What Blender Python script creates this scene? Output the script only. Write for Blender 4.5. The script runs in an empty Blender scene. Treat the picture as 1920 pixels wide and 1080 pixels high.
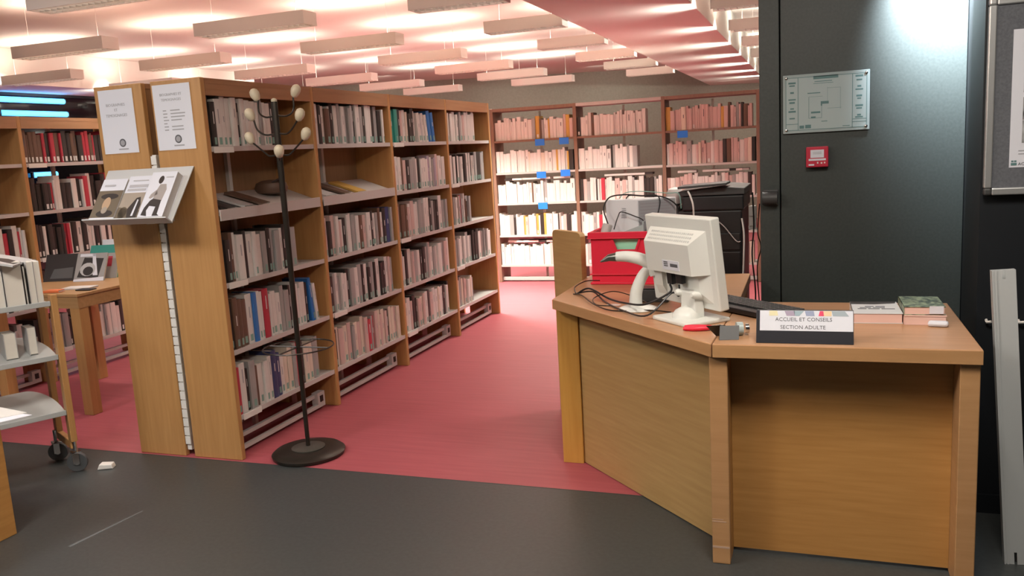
import bpy, bmesh, math, random
from mathutils import Vector, Matrix, Euler
S = bpy.context.scene
COL = S.collection
R = math.radians
random.seed(11)

# ------------------------------------------------------------------ camera
cam = bpy.data.cameras.new('camera'); camo = bpy.data.objects.new('camera', cam); COL.objects.link(camo)
cam.sensor_width = 36; cam.lens = 1586.1 / 1920 * 36; cam.clip_end = 100; cam.clip_start = .05
yaw, pitch, roll, EYE = .3491, .1609, -.0572, 1.3965
f_ = Vector((-math.sin(yaw) * math.cos(pitch), math.cos(yaw) * math.cos(pitch), -math.sin(pitch)))
r_ = Vector((math.cos(yaw), math.sin(yaw), 0)); u_ = r_.cross(f_)
rr = r_ * math.cos(roll) + u_ * math.sin(roll); uu = -r_ * math.sin(roll) + u_ * math.cos(roll)
camo.matrix_world = Matrix(((rr.x, uu.x, -f_.x, 0), (rr.y, uu.y, -f_.y, 0), (rr.z, uu.z, -f_.z, EYE), (0, 0, 0, 1)))
S.camera = camo
# ------------------------------------------------------------------ world, exposure
w = bpy.data.worlds.new('World'); S.world = w; w.use_nodes = True
w.node_tree.nodes['Background'].inputs[0].default_value = (.75, .8, 1, 1)
w.node_tree.nodes['Background'].inputs[1].default_value = .02
S.view_settings.view_transform = 'Standard'; S.view_settings.look = 'None'
S.view_settings.gamma = 1; S.view_settings.use_curve_mapping = False
S.view_settings.exposure = 1.0
# ------------------------------------------------------------------ lights of the place and added fills
WARM = (1, .72, .56); DAY = (1, .87, .78); COOL = (.80, .90, 1)
UP_W, DOWN_W, END_W = 2.9, 7.0, 2.6        # watts of each hanging fixture: uplight, louvre, added end fill
def area(name, loc, sx, sy, power, color, d=(0, 0, -1), spread=180, parent=None):
    l = bpy.data.lights.new(name, 'AREA'); l.shape = 'RECTANGLE'; l.size = sx; l.size_y = sy
    l.energy = power; l.color = color; l.spread = R(spread)
    o = bpy.data.objects.new(name, l); COL.objects.link(o)
    z = -Vector(d).normalized(); x = Vector((1, 0, 0)) if abs(z.x) < .9 else Vector((0, 1, 0))
    y = z.cross(x).normalized(); x = y.cross(z)
    m = Matrix((x, y, z)).transposed().to_4x4(); m.translation = Vector(loc) - (parent.location if parent else Vector())
    o.matrix_local = m
    if parent: o.parent = parent
    return o
area('hall_fill_light', (-1.25, 1.3, 2.02), .9, .1, 13, (1, .84, .70), (0, .6, 1), 170)  # added unseen fill, brightens the soffit underside and near ceiling
CEILZ = 2.60
# ceiling panels of the entrance hall the photographer stands in
area('hall_ceiling_light', (-2.5, 1.0, CEILZ), .6, .6, 30, (1, .93, .84))
area('hall_ceiling_light', (.15, 1.65, 2.60), .6, .6, 27, (1, .92, .82))
area('hall_ceiling_light', (-4.2, 1.2, CEILZ), .6, .6, 24, (.95, .96, 1))
# added unseen fill lights that brighten the far wall
for x_ in (-6.5, -4.4, -2.9, -1.0, .8):
    area('wall_fill_light', (x_, 13.4 + .404 * (x_ + 2.36), 2.61 if not -2 < x_ < -.7 else 2.28), .9, .12, 3.6, (1, .92, .78), (0, .75, -.66), 140)
# spot that washes the dark wall
sp = bpy.data.lights.new('wall_spot', 'SPOT'); sp.energy = 330; sp.color = COOL; sp.spot_size = R(86); sp.spot_blend = 1.0; sp.shadow_soft_size = .04
spo = bpy.data.objects.new('wall_spot', sp); COL.objects.link(spo); spo.location = (.50, 3.86, 2.26)
spo.rotation_euler = Vector((.085, .34, -.30)).to_track_quat('-Z', 'Y').to_euler()

# ------------------------------------------------------------------ materials
def mat(name, c, rough=.6, metal=0, emit=None, es=0, spec=.5, alpha=None, trans=0):
    m = bpy.data.materials.new(name); m.use_nodes = True
    b = m.node_tree.nodes['Principled BSDF']
    b.inputs['Base Color'].default_value = (*c, 1); b.inputs['Roughness'].default_value = rough
    b.inputs['Metallic'].default_value = metal; b.inputs['Specular IOR Level'].default_value = spec
    if emit: b.inputs['Emission Color'].default_value = (*emit, 1); b.inputs['Emission Strength'].default_value = es
    if trans: b.inputs['Transmission Weight'].default_value = trans
    return m
def noisy(m, c1, c2, scale, stretch=(1, 1, 1), detail=6, lo=.35, hi=.65, bump=0, rot=(0, 0, 0)):
    nt = m.node_tree; b = nt.nodes['Principled BSDF']
    tc = nt.nodes.new('ShaderNodeTexCoord'); mp = nt.nodes.new('ShaderNodeMapping')
    mp.inputs['Scale'].default_value = stretch; mp.inputs['Rotation'].default_value = rot
    n = nt.nodes.new('ShaderNodeTexNoise'); n.inputs['Scale'].default_value = scale; n.inputs['Detail'].default_value = detail
    cr = nt.nodes.new('ShaderNodeValToRGB'); cr.color_ramp.elements[0].position = lo; cr.color_ramp.elements[1].position = hi
    cr.color_ramp.elements[0].color = (*c1, 1); cr.color_ramp.elements[1].color = (*c2, 1)
    nt.links.new(tc.outputs['Object'], mp.inputs['Vector']); nt.links.new(mp.outputs[0], n.inputs['Vector'])
    nt.links.new(n.outputs['Fac'], cr.inputs[0]); nt.links.new(cr.outputs[0], b.inputs['Base Color'])
    if bump:
        bp = nt.nodes.new('ShaderNodeBump'); bp.inputs['Strength'].default_value = bump; bp.inputs['Distance'].default_value = .003
        nt.links.new(n.outputs['Fac'], bp.inputs['Height']); nt.links.new(bp.outputs[0], b.inputs['Normal'])
    return m
def wood(name, c1, c2, axis='z', rough=.45, scale=9):
    st = {'z': (6, 6, .35), 'x': (.35, 6, 6), 'y': (6, .35, 6), 'd': (.5, .5, 7)}[axis]
    return noisy(mat(name, c1, rough), c1, c2, scale, st, 8, .3, .7)
OAK1, OAK2 = (.42, .215, .075), (.50, .27, .10)
M = {}
M['oak_v'] = wood('beech_veneer_vertical', OAK1, OAK2, 'z')
M['oak_y'] = wood('beech_veneer_along', (.34, .18, .085), (.41, .225, .11), 'y')
M['oak_x'] = wood('beech_veneer_across', (.36, .20, .08), (.44, .25, .11), 'x')
M['desk_front'] = wood('desk_veneer_yellow', (.43, .27, .10), (.50, .325, .13), 'd')
M['desk_panel'] = wood('desk_veneer_amber', (.41, .20, .055), (.49, .25, .075), 'd')
M['desk_top'] = wood('desk_top_veneer', (.43, .23, .115), (.50, .275, .145), 'x', .32)
M['desk_edge'] = wood('desk_edge_band', (.42, .225, .095), (.48, .265, .12), 'd', .4)
M['orange'] = wood('end_panel_orange_veneer', (.52, .26, .05), (.60, .32, .07), 'z')
M['back'] = wood('back_board', (.30, .17, .08), (.35, .2, .1), 'z', .6)
M['back_case'] = wood('reddish_wood', (.21, .125, .085), (.26, .155, .11), 'z')
M['red'] = noisy(mat('red_floor', (.4, .05, .06), .5), (.335, .066, .082), (.39, .085, .102), 5, (.5, 9, 1), 8, .3, .7)
M['dark'] = noisy(mat('grey_lino', (.03, .03, .03), .42), (.038, .042, .042), (.052, .057, .056), 60, (1, 1, 1), 6, .3, .7)
M['ceil'] = mat('ceiling_paint', (.85, .80, .74), .9)
M['wall'] = noisy(mat('olive_wall', (.12, .12, .09), .85), (.28, .28, .235), (.31, .31, .26), 30)
M['hall'] = mat('hall_wall', (.30, .30, .29), .85)
M['black'] = noisy(mat('charcoal_wall', (.03, .034, .032), .45), (.036, .044, .041), (.045, .054, .050), 90, bump=.05)
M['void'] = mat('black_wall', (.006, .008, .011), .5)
M['metal'] = mat('grey_shelf_metal', (.50, .47, .45), .45, .0)
M['metal_w'] = mat('white_enamel', (.72, .70, .66), .4)
M['alu'] = mat('aluminium', (.62, .63, .63), .35, .75)
M['chrome'] = mat('chrome', (.7, .7, .7), .15, 1)
M['plastic_k'] = mat('black_plastic', (.014, .013, .014), .4)
M['plastic_g'] = mat('dark_grey_plastic', (.05, .05, .05), .5)
M['rubber'] = mat('grey_rubber', (.06, .065, .07), .6)
M['beige'] = mat('white_plastic', (.70, .71, .67), .45)
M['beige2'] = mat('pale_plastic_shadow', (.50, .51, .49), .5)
M['redplastic'] = mat('red_plastic', (.72, .018, .05), .4)
M['greenp'] = mat('green_plastic', (.35, .75, .52), .5)
M['paper'] = mat('paper', (.68, .69, .75), .7)
M['ink'] = mat('ink', (.10, .10, .11), .8)
M['inkl'] = mat('pale_ink', (.34, .34, .36), .8)
M['fix'] = mat('fixture_enamel', (.80, .72, .67), .6)
M['lamp'] = mat('lamp_glow', (.9, .9, .9), .5, emit=(1, .86, .74), es=2.2)
M['blue'] = mat('blue_tube', (.1, .4, .9), .4, emit=(.05, .42, 1), es=3.0)
M['bluelab'] = mat('blue_label', (.02, .22, .85), .4)
M['knob'] = noisy(mat('pale_wood_knob', (.55, .48, .36), .45), (.52, .45, .33), (.62, .54, .40), 20)
M['stand'] = mat('dark_bronze_metal', (.035, .028, .022), .35, .5)
M['disc'] = mat('brushed_base_plate', (.16, .16, .14), .3, .7)
M['felt'] = noisy(mat('grey_felt', (.11, .115, .13), .9), (.10, .105, .12), (.13, .135, .15), 150)
M['plaque'] = mat('plan_sheet', (.40, .48, .48), .35)
M['plaque_g'] = mat('clear_acrylic', (.38, .45, .45), .2)
M['teal'] = mat('teal_ink', (.10, .2, .2), .6)
M['glassblack'] = mat('night_glass', (.004, .004, .006), .06)
M['sticker'] = mat('green_spine_label', (.20, .36, .31), .5)
M['sticker_w'] = mat('white_spine_label', (.68, .68, .66), .5)
M['pages'] = mat('book_pages', (.62, .57, .48), .8)
M['pinkpages'] = mat('pink_pages', (.72, .47, .40), .8)
BK = {}
for k, (nm, c) in dict(w=('white', (.66, .63, .60)), c=('cream', (.64, .56, .47)), g=('grey', (.33, .32, .31)), k=('black', (.030, .024, .022)),
    b=('brown', (.13, .075, .05)), r=('red', (.45, .035, .06)), n=('navy', (.045, .06, .16)), u=('blue', (.03, .16, .46)), t=('teal', (.04, .28, .23)),
    y=('ochre', (.55, .34, .08)), p=('pinkish', (.56, .41, .38)), v=('mauve', (.38, .31, .38)), s=('silver', (.48, .48, .48))).items():
    BK[k] = (nm, mat(nm + '_cover', c, .5))

# ------------------------------------------------------------------ mesh helpers
class MB:
    def __init__(s): s.v = []; s.f = []; s.m = []
    def add(s, vs, fs, mi=0):
        b = len(s.v); s.v += [tuple(x) for x in vs]
        for f in fs: s.f.append([b + i for i in f]); s.m.append(mi)
        return s
    def box(s, x0, x1, y0, y1, z0, z1, mi=0):
        return s.add([(x0, y0, z0), (x1, y0, z0), (x1, y1, z0), (x0, y1, z0), (x0, y0, z1), (x1, y0, z1), (x1, y1, z1), (x0, y1, z1)],
                     [(0, 3, 2, 1), (4, 5, 6, 7), (0, 1, 5, 4), (1, 2, 6, 5), (2, 3, 7, 6), (3, 0, 4, 7)], mi)
    def obox(s, c, a, b, n, mi=0):       # centre and three half-extent vectors
        c, a, b, n = map(Vector, (c, a, b, n))
        if a.cross(b).dot(n) < 0: a = -a
        vs = [c + i * a + j * b + k * n for k in (-1, 1) for (i, j) in ((-1, -1), (1, -1), (1, 1), (-1, 1))]
        return s.add(vs, [(0, 3, 2, 1), (4, 5, 6, 7), (0, 1, 5, 4), (1, 2, 6, 5), (2, 3, 7, 6), (3, 0, 4, 7)], mi)
    def prism(s, poly, o, ax, ay, d, mi=0):  # polygon (2D) on frame o, ax, ay extruded by vector d
        o, ax, ay, d = map(Vector, (o, ax, ay, d)); n = len(poly)
        ar = sum(poly[i][0] * poly[(i + 1) % n][1] - poly[(i + 1) % n][0] * poly[i][1] for i in range(n))
        if (ar > 0) != (ax.cross(ay).dot(d) > 0): poly = poly[::-1]
        lo = [o + ax * p[0] + ay * p[1] for p in poly]; hi = [p + d for p in lo]
        fs = [tuple(range(n - 1, -1, -1)), tuple(range(n, 2 * n))]
        fs += [(i, (i + 1) % n, n + (i + 1) % n, n + i) for i in range(n)]
        return s.add(lo + hi, fs, mi)
    def tube(s, pts, r, n=8, mi=0, cap=True):
        pts = [Vector(p) for p in pts]; rs = r if isinstance(r, (list, tuple)) else [r] * len(pts); vs = []
        up = Vector((0, 0, 1)); x = None
        for i, p in enumerate(pts):
            t = (pts[min(i + 1, len(pts) - 1)] - pts[max(i - 1, 0)]).normalized()
            if x is None: x = t.cross(up if abs(t.z) < .95 else Vector((1, 0, 0))).normalized()
            else: x = (x - t * x.dot(t)).normalized()
            y = t.cross(x)
            vs += [p + rs[i] * (math.cos(a) * x + math.sin(a) * y) for a in [2 * math.pi * k / n for k in range(n)]]
        fs = [(i * n + k, i * n + (k + 1) % n, (i + 1) * n + (k + 1) % n, (i + 1) * n + k) for i in range(len(pts) - 1) for k in range(n)]
        if cap: fs += [tuple(range(n - 1, -1, -1)), tuple(range((len(pts) - 1) * n, len(pts) * n))]
        return s.add(vs, fs, mi)
    def lathe(s, prof, c=(0, 0, 0), n=24, mi=0, axis=None):
        c = Vector(c); q = axis.to_track_quat('Z', 'Y') if axis else None; vs = []
        for r, z in prof:
            for k in range(n):
                p = Vector((r * math.cos(2 * math.pi * k / n), r * math.sin(2 * math.pi * k / n), z))
                vs.append(c + (q @ p if q else p))
        fs = [(i * n + k, i * n + (k + 1) % n, (i + 1) * n + (k + 1) % n, (i + 1) * n + k) for i in range(len(prof) - 1) for k in range(n)]
        fs += [tuple(range(n - 1, -1, -1)), tuple(range((len(prof) - 1) * n, len(prof) * n))]
        return s.add(vs, fs, mi)
    def quad(s, a, b, c, d, mi=0): return s.add([a, b, c, d], [(0, 1, 2, 3)], mi)
    def mesh(s, name, mats, off=Vector(), smooth=False):
        me = bpy.data.meshes.new(name); me.from_pydata([tuple(Vector(v) - off) for v in s.v], [], s.f)
        for m in (mats if isinstance(mats, (list, tuple)) else [mats]): me.materials.append(m)
        me.polygons.foreach_set('material_index', s.m)
        if smooth: me.polygons.foreach_set('use_smooth', [True] * len(s.f))
        me.update(); return me
def woff(o):
    v = Vector()
    while o: v += o.location; o = o.parent
    return v
def put(name, mb, mats, parent=None, bevel=0, smooth=False, kind=None, label=None, world=True, loc=None):
    off = (woff(parent) if world else Vector()) + (Vector(loc) if loc else Vector())
    me = mb.mesh(name, mats, off, smooth)
    o = bpy.data.objects.new(name, me); COL.objects.link(o)
    if loc: o.location = loc
    if parent: o.parent = parent
    if bevel:
        b = o.modifiers.new('bevel', 'BEVEL'); b.width = bevel; b.segments = 2; b.limit_method = 'ANGLE'
    if smooth:
        e = o.modifiers.new('es', 'EDGE_SPLIT'); e.split_angle = R(40)
    if kind: o['kind'] = kind
    if label: o['label'] = label
    return o
def tag(o, label, cat, group=None):
    o['label'] = label; o['category'] = cat
    if group: o['group'] = group
    return o
def thing(name, label, cat, loc=(0, 0, 0), group=None, rz=0):
    o = bpy.data.objects.new(name, None); COL.objects.link(o); o.location = loc; o.rotation_euler.z = rz; o.empty_display_size = .1
    return tag(o, label, cat, group)
def struct(name, mb, m, parent=None, **k):
    o = put(name, mb, m, parent, **k)
    if not parent: o['kind'] = 'structure'
    return o
def text(name, txt, size, m, parent, o, ax, ay, depth=.0006, align='CENTER', world=True):
    cu = bpy.data.curves.new(name, 'FONT'); cu.body = txt; cu.size = size; cu.align_x = align; cu.align_y = 'CENTER'; cu.extrude = depth / 2; cu.resolution_u = 2
    t = bpy.data.objects.new(name, cu); COL.objects.link(t)
    me = bpy.data.meshes.new_from_object(t.evaluated_get(bpy.context.evaluated_depsgraph_get()))
    COL.objects.unlink(t); bpy.data.objects.remove(t)
    ax, ay = Vector(ax).normalized(), Vector(ay).normalized(); n = ax.cross(ay)
    mm = Matrix((ax, ay, n)).transposed().to_4x4(); mm.translation = Vector(o) - (woff(parent) if world else Vector())
    me.transform(mm); me.name = name; me.materials.clear(); me.materials.append(m)
    ob = bpy.data.objects.new(name, me); COL.objects.link(ob); ob.parent = parent
    return ob
def bez(p, n=16):   # smooth path through points (Catmull-Rom)
    p = [Vector(q) for q in p]; out = []
    for i in range(len(p) - 1):
        a, b, c, d = p[max(i - 1, 0)], p[i], p[i + 1], p[min(i + 2, len(p) - 1)]
        for k in range(n):
            t = k / n
            out.append(.5 * ((2 * b) + (c - a) * t + (2 * a - 5 * b + 4 * c - d) * t * t + (3 * b - 3 * c + d - a) * t ** 3))
    return out + [p[-1]]
ORD = 'zeroth first second third fourth fifth sixth seventh eighth ninth tenth eleventh twelfth thirteenth fourteenth fifteenth sixteenth seventeenth eighteenth nineteenth twentieth'.split()
ORD += ['twenty-' + x for x in ORD[1:10]] + ['thirtieth'] + ['thirty-' + x for x in ORD[1:10]]

# ================================================================== SETTING
CEIL, SOF = 2.62, 2.29
def wall_y(x): return 14.69 + .404 * (x + 2.36)
struct('floor', MB().prism([(-9, 3.185), (-.305, 3.185), (-.305, 4.9), (5, 4.9), (5, 18.5), (-9, 18.5)], (0, 0, 0), (1, 0, 0), (0, 1, 0), (0, 0, -.1)), M['red'])
struct('floor_entrance', MB().prism([(-9, -3), (5, -3), (5, 4.899), (-.304, 4.899), (-.304, 3.18), (-9, 3.18)], (0, 0, 0), (1, 0, 0), (0, 1, 0), (0, 0, -.1)), M['dark'])
struct('trim_1', MB().box(-9, -.305, 3.18, 3.185, -.1, .0006), M['plastic_g'])
struct('ceiling', MB().box(-9, 5, -3, 18.5, CEIL, CEIL + .1), M['ceil'])
struct('ceiling_soffit', MB().box(-1.675, -.775, -2.99, wall_y(-.775), SOF, CEIL - .001), M['ceil'], bevel=.004)
struct('ceiling_soffit_left', MB().box(-7.9, -7.2, 1, 10.0, SOF, CEIL - .001), M['ceil'])
struct('wall_back', MB().prism([(-9, wall_y(-9)), (5, wall_y(5)), (5, wall_y(5) + .15), (-9, wall_y(-9) + .15)], (0, 0, 0), (1, 0, 0), (0, 1, 0), (0, 0, CEIL)), M['wall'])
struct('wall_front', MB().box(-9, 5, -3.15, -3, 0, CEIL), M['hall'])
struct('wall_left', MB().box(-9.1, -9, -3, 18.5, 0, CEIL), M['wall'])
struct('wall_far_right', MB().box(5, 5.1, -3, 18.5, 0, CEIL), M['wall'])
# dark glazed partition on the left with blue tubes behind its glass
win = struct('window_1', MB().box(-7.96, -7.9, 4.6, 10, .0, .12).box(-7.96, -7.9, 4.6, 10, SOF - .03, SOF).box(-7.96, -7.9, 4.6, 4.66, .12, SOF - .03).box(-7.96, -7.9, 9.9, 10, .12, SOF - .03), M['void'])
struct('pane', MB().box(-7.945, -7.935, 4.66, 9.9, .12, SOF - .03), M['glassblack'], win)
for i, (y0, y1, z) in enumerate(((6.55, 7.43, 2.215), (6.62, 7.45, 2.075), (6.9, 7.2, 1.425))):
    t = thing('blue_tube_light', ['glowing blue tube, uppermost on the dark glass beyond the shelves', 'glowing blue tube just above the wooden shelf top on the dark glass', 'short blue tube seen through the gap above the second row of books'][i], 'lamp', (-7.9, (y0 + y1) / 2, z), 'blue tubes on the dark glass')
    put('tube', MB().tube([(-7.885, y0, z), (-7.885, y1, z)], .028, 10), M['blue'], t, smooth=True)
    put('holder', MB().box(-7.90, -7.895, y0 - .02, y1 + .02, z - .035, z + .035).box(-7.90, -7.87, y0 - .02, y0, z - .03, z + .03).box(-7.90, -7.87, y1, y1 + .02, z - .03, z + .03), M['plastic_k'], t)

put('painted_reflection_streak', MB().prism([(-2.69, 2.27), (-2.675, 2.265), (-2.64, 2.60), (-2.648, 2.61)], (0, 0, 0), (1, 0, 0), (0, 1, 0), (0, 0, .0004)), mat('painted_reflection', (.105, .115, .12), .6), bpy.data.objects['floor_entrance'])  # reflection streak on the floor, painted as a paler strip
# dark wall of the entrance with its narrow strip, and the black wall to its right
wc = struct('wall_middle', MB().box(-.153, .615, 4.2, 4.9, 0, CEIL), M['black'], bevel=.003)
struct('panel', MB().box(-.248, -.158, 4.203, 4.9, 0, CEIL), M['black'], wc, bevel=.003)
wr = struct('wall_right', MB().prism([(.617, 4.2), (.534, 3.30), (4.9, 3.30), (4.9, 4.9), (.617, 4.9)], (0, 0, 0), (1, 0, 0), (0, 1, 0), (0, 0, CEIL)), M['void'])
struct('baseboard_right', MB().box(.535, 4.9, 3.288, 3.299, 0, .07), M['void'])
h = thing('door_stop', 'dark round stopper at the seam of the charcoal wall', 'door stop', (-.2, 4.2, 1.108))
put('bracket', MB().box(-.235, -.165, 4.19, 4.202, 1.07, 1.145), M['plastic_g'], h, bevel=.004)
put('roller', MB().tube([(-.235, 4.16, 1.108), (-.168, 4.16, 1.108)], .030, 16), M['plastic_g'], h, smooth=True)

# ================================================================== CEILING FIXTURES
def fixture(x0, x1, y, label, up=1, down=1, left_end=0, right_end=0):
    far = min(1, max(0, (y - 5) / 3.5)); WARM, DAY = [tuple(a + (b - a) * far for a, b in zip(c, (.94, .97, .84))) for c in ((1, .75, .60), (1, .93, .84))]
    zb, zt, hw = 2.25, 2.333, .075
    t = thing('ceiling_light', label, 'light', ((x0 + x1) / 2, y, zb), 'hanging strip lights')
    b = MB()
    b.box(x0, x1, y - hw, y - hw + .006, zb, zt).box(x0, x1, y + hw - .006, y + hw, zb, zt)
    for s, e in ((x0, left_end), (x1, right_end)):
        xx = (s, s + .006) if s == x0 else (s - .006, s)
        if e: b.box(*xx, y - hw, y + hw, zb + .036, zt)      # open lower end: the tube shows
        else: b.box(*xx, y - hw + .006, y + hw - .006, zb, zt)
    b.box(x0 + .006, x1 - .006, y - hw + .006, y + hw - .006, zb + .05, zb + .054)
    put('housing', b, M['fix'], t)
    lv = MB(); n = max(6, int((x1 - x0) / .04))
    for i in range(1, n):
        xx = x0 + (x1 - x0) * i / n
        lv.box(xx - .0015, xx + .0015, y - hw + .007, y + hw - .007, zb + .001, zb + .022)
    lv.box(x0 + .008, x1 - .008, y - .002, y + .002, zb + .0005, zb + .023)
    put('louvre', lv, M['metal_w'], t, kind='stuff')
    put('lamp_tube', MB().tube([(x0 + .012, y, zb + .036), (x1 - .012, y, zb + .036)], .008, 8), M['lamp'], t)
    for xc in (x0 + .1, x1 - .1): put('cable', MB().tube([(xc, y, zt - .03), (xc, y, CEIL)], .0012, 5), M['fix'], t)
    L = x1 - x0
    if up: area('uplight', ((x0 + x1) / 2, y, zt - .004), L - .05, .11, UP_W * up * L / .84, WARM, (0, 0, 1), 175, t)
    if down: area('downlight', ((x0 + x1) / 2, y, zb - .002), L - .05, .11, DOWN_W * down * L / .84, DAY, (0, 0, -1), 112, t)
    if left_end: area('end_fill', (x0 - .02, y, zb - .016), .10, .03, END_W * left_end, DAY, (-1, 0, .13), 90, t)  # added light just outside the end, streaks the soffit face and underside
    return t
ROWS = [3.54, 4.81, 6.05, 7.33, 8.60, 9.82, 11.05, 12.3, 13.5]
RN = ['first', 'second', 'third', 'fourth', 'fifth', 'sixth', 'seventh', 'added unseen eighth', 'added unseen ninth']
for i, y in enumerate(ROWS):
    rn = RN[i]
    if 1 < i < 6: fixture(-7.05, -6.22, y, f'{rn} strip light from the entrance in the line along the dark glass', 1, .5, left_end=.35)
    if 0 < i < 7: fixture(-5.45, -4.61, y, f'{rn} strip light from the entrance in the line above the open shelves', .9, .6)
    if i < 7: fixture(-3.84, -3.0, y, f'{rn} strip light from the entrance in the line above the long bookcase', 1.2 if i > 1 else .7, (.4, .4, .5, 7.5, 1.6, 1.4, 1.2)[i])  # farthest light of this line is added to brighten the ceiling
    if 0 < i < 7: fixture(-2.28, -1.685, y, f'{rn} strip light from the entrance in the line ending at the soffit', 1.2 if i > 1 else .8, (0, .4, .25, 4.5, 1.2, 1.2, 1.2)[i])  # farthest light here and over the long bookcase added to brighten the ceiling
    if i > 1: fixture(-.66, .2, y, f'{rn} strip light from the entrance beyond the dark wall', 1, .3, left_end=.55 if i < 4 else 1.0)  # farthest rows, hidden by the wall, are added to light the soffit
fixture(-.72, -.28, 4.75, 'unseen short strip light added to brighten the copier and the red crate', .5, 1.6)  # out-of-view lamp, added to brighten the box, crate and copier

# ================================================================== BOOKCASES
SH = [1.488, 1.168, .853, .53, .212]
def bookcase_row(name, label, X, face, y0, nb, cells, end_near=True, back=True, mat_v='oak_v', sloped=(), post=True, L=.9):
    """a run of shelving along Y; shelves open towards face (+1 = +X); cells: set of (bay,row) shelves wanted"""
    t = thing(name, label, 'bookcase', (X - face * .14, y0, 0))
    d = .28
    def xs(a, b): return (X - face * b, X - face * a) if face > 0 else (X - face * a, X - face * b)
    for i in range(nb + 1):
        y = y0 + i * L
        if i == 0: a, b = y, y + .03
        elif i == nb: a, b = y - .03, y
        else: a, b = y - .015, y + .015
        put('end_panel' if i in (0, nb) else 'upright', MB().box(*xs(0, d), a, b, 0, 1.8), M['oak_v'], t, bevel=.004)
    for i in range(nb):
        a, b = y0 + i * L + (.03 if i == 0 else .015), y0 + (i + 1) * L - (.03 if i == nb - 1 else .015)
        put('top_board', MB().box(*xs(.0, d), a, b, 1.775, 1.798).box(*xs(.001, .025), a, b, 1.722, 1.775), M['oak_y'], t)
        if back: put('back_board', MB().box(*xs(d - .012, d - .004), a, b, .14, 1.774), M['back'], t)
        ym = (a + b) / 2
        if post: put('slotted_post', MB().box(*xs(d - .035, d - .014), ym - .012, ym + .012, .02, 1.76), M['metal_w'], t)
        for r, z in enumerate(SH):
            if (i, r) in sloped:
                mb = MB()
                xb, xf = X - face * .24, X + face * .0
                mb.prism([(0, z + .10), (abs(xf - xb), z + .015), (abs(xf - xb), z + .005), (0, z + .09)], (xb, a + .004, 0), (face, 0, 0), (0, 0, 1), (0, b - a - .008, 0))
                mb.box(min(xf, xf + face * .006), max(xf, xf + face * .006), a + .004, b - .004, z - .018, z + .034)
                put('sloped_shelf', mb, M['metal'], t)
            elif cells is None or (i, r) in cells:
                put('shelf', MB().box(*xs(.008, .25), a + .002, b - .002, z - .004, z).box(*xs(.005, .008), a + .002, b - .002, z - .020, z + .004), M['metal'], t)
                if (i + r) % 2 == 0: put('label_holder', MB().box(*xs(.0015, .005), a + .02, a + .16, z - .026, z + .001), M['metal_w'], t)
        put('base_rail', MB().box(*xs(.075, .095), a, b - .12, .075, .095), M['metal'], t)
        put('base_rail', MB().box(*xs(.055, .075), a, b - .12, .02, .04), M['metal'], t)
        br = put('rail_bracket', MB().box(*xs(.055, .095), b - .12, b - .05, .02, .105), M['metal'], t)
        put('slot', MB().box(*xs(.052, .056), b - .10, b - .07, .05, .085), M['plastic_k'], br)
    return t
A = bookcase_row('bookcase', 'long beech bookcase whose aisle side carries rows of books, behind the coat stand', -2.592, 1, 3.2, 4, None, sloped={(0, 1), (1, 1)})
put('slotted_post', (lambda b: [b.box(-2.92, -2.896, 3.2122, 3.232, .03, 1.47), [b.box(-2.923, -2.893, 3.206, 3.212, .06 + k * .0455, .06 + k * .0455 + .040) for k in range(31)]] and b)(MB()), M['metal_w'], A, label='white slotted strip between the two end panels')
bookcase_row('bookcase', 'beech bookcase back to back with the long one, only its end panel shown', -3.205, -1, 3.2, 4, None)
B = bookcase_row('bookcase', 'open-backed beech bookcase behind the wooden table, red and black spines on top', -4.93, 1, 2.46, 5, None, back=False)
# shelving against the far end, faces the entrance
def back_cases():
    t = thing('bookcase', 'reddish three bay bookcase at the far end full of white paperbacks', 'bookcase', (-1.85, 8.6, 0))
    XP = [-3.2, -2.3, -1.405, -.51]; yf = 8.45
    SHB = [1.50, 1.167, .845, .505, .187]
    for i, x in enumerate(XP):
        put('upright' if 0 < i < 3 else 'end_panel', MB().box(x - .0175, x + .0175, yf, yf + .29, 0, 1.835), M['back_case'], t, bevel=.003)
    for i in range(3):
        a, b = XP[i] + .018, XP[i + 1] - .018
        put('top_board', MB().box(a, b, yf + .002, yf + .29, 1.80, 1.832), M['metal'] if i == 1 else M['back_case'], t, label='grey metal top' if i == 1 else None)
        for z in SHB:
            put('shelf', MB().box(a, b, yf + .006, yf + .26, z - .02, z), M['metal'] if z < 1.4 else M['back_case'], t)
        put('slotted_post', MB().box((a + b) / 2 - .012, (a + b) / 2 + .012, yf + .262, yf + .28, .02, 1.79), M['metal_w'], t)
        put('base_rail', MB().box(a, b, yf + .05, yf + .08, .015, .05), M['metal'], t)
    for i, (px, pz) in enumerate(((-2.68, 1.475), (-2.42, 1.475), (-2.68, 1.14), (-2.42, 1.15), (-2.68, .82), (-1.22, 1.47))):
        put('shelf_tag', MB().box(px - .05, px + .05, yf - .004, yf + .004, pz - .045, pz + .022), M['bluelab'], t, label='blue plastic shelf tag')
    return t, XP, SHB
BC, XP, SHB = back_cases()

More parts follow.
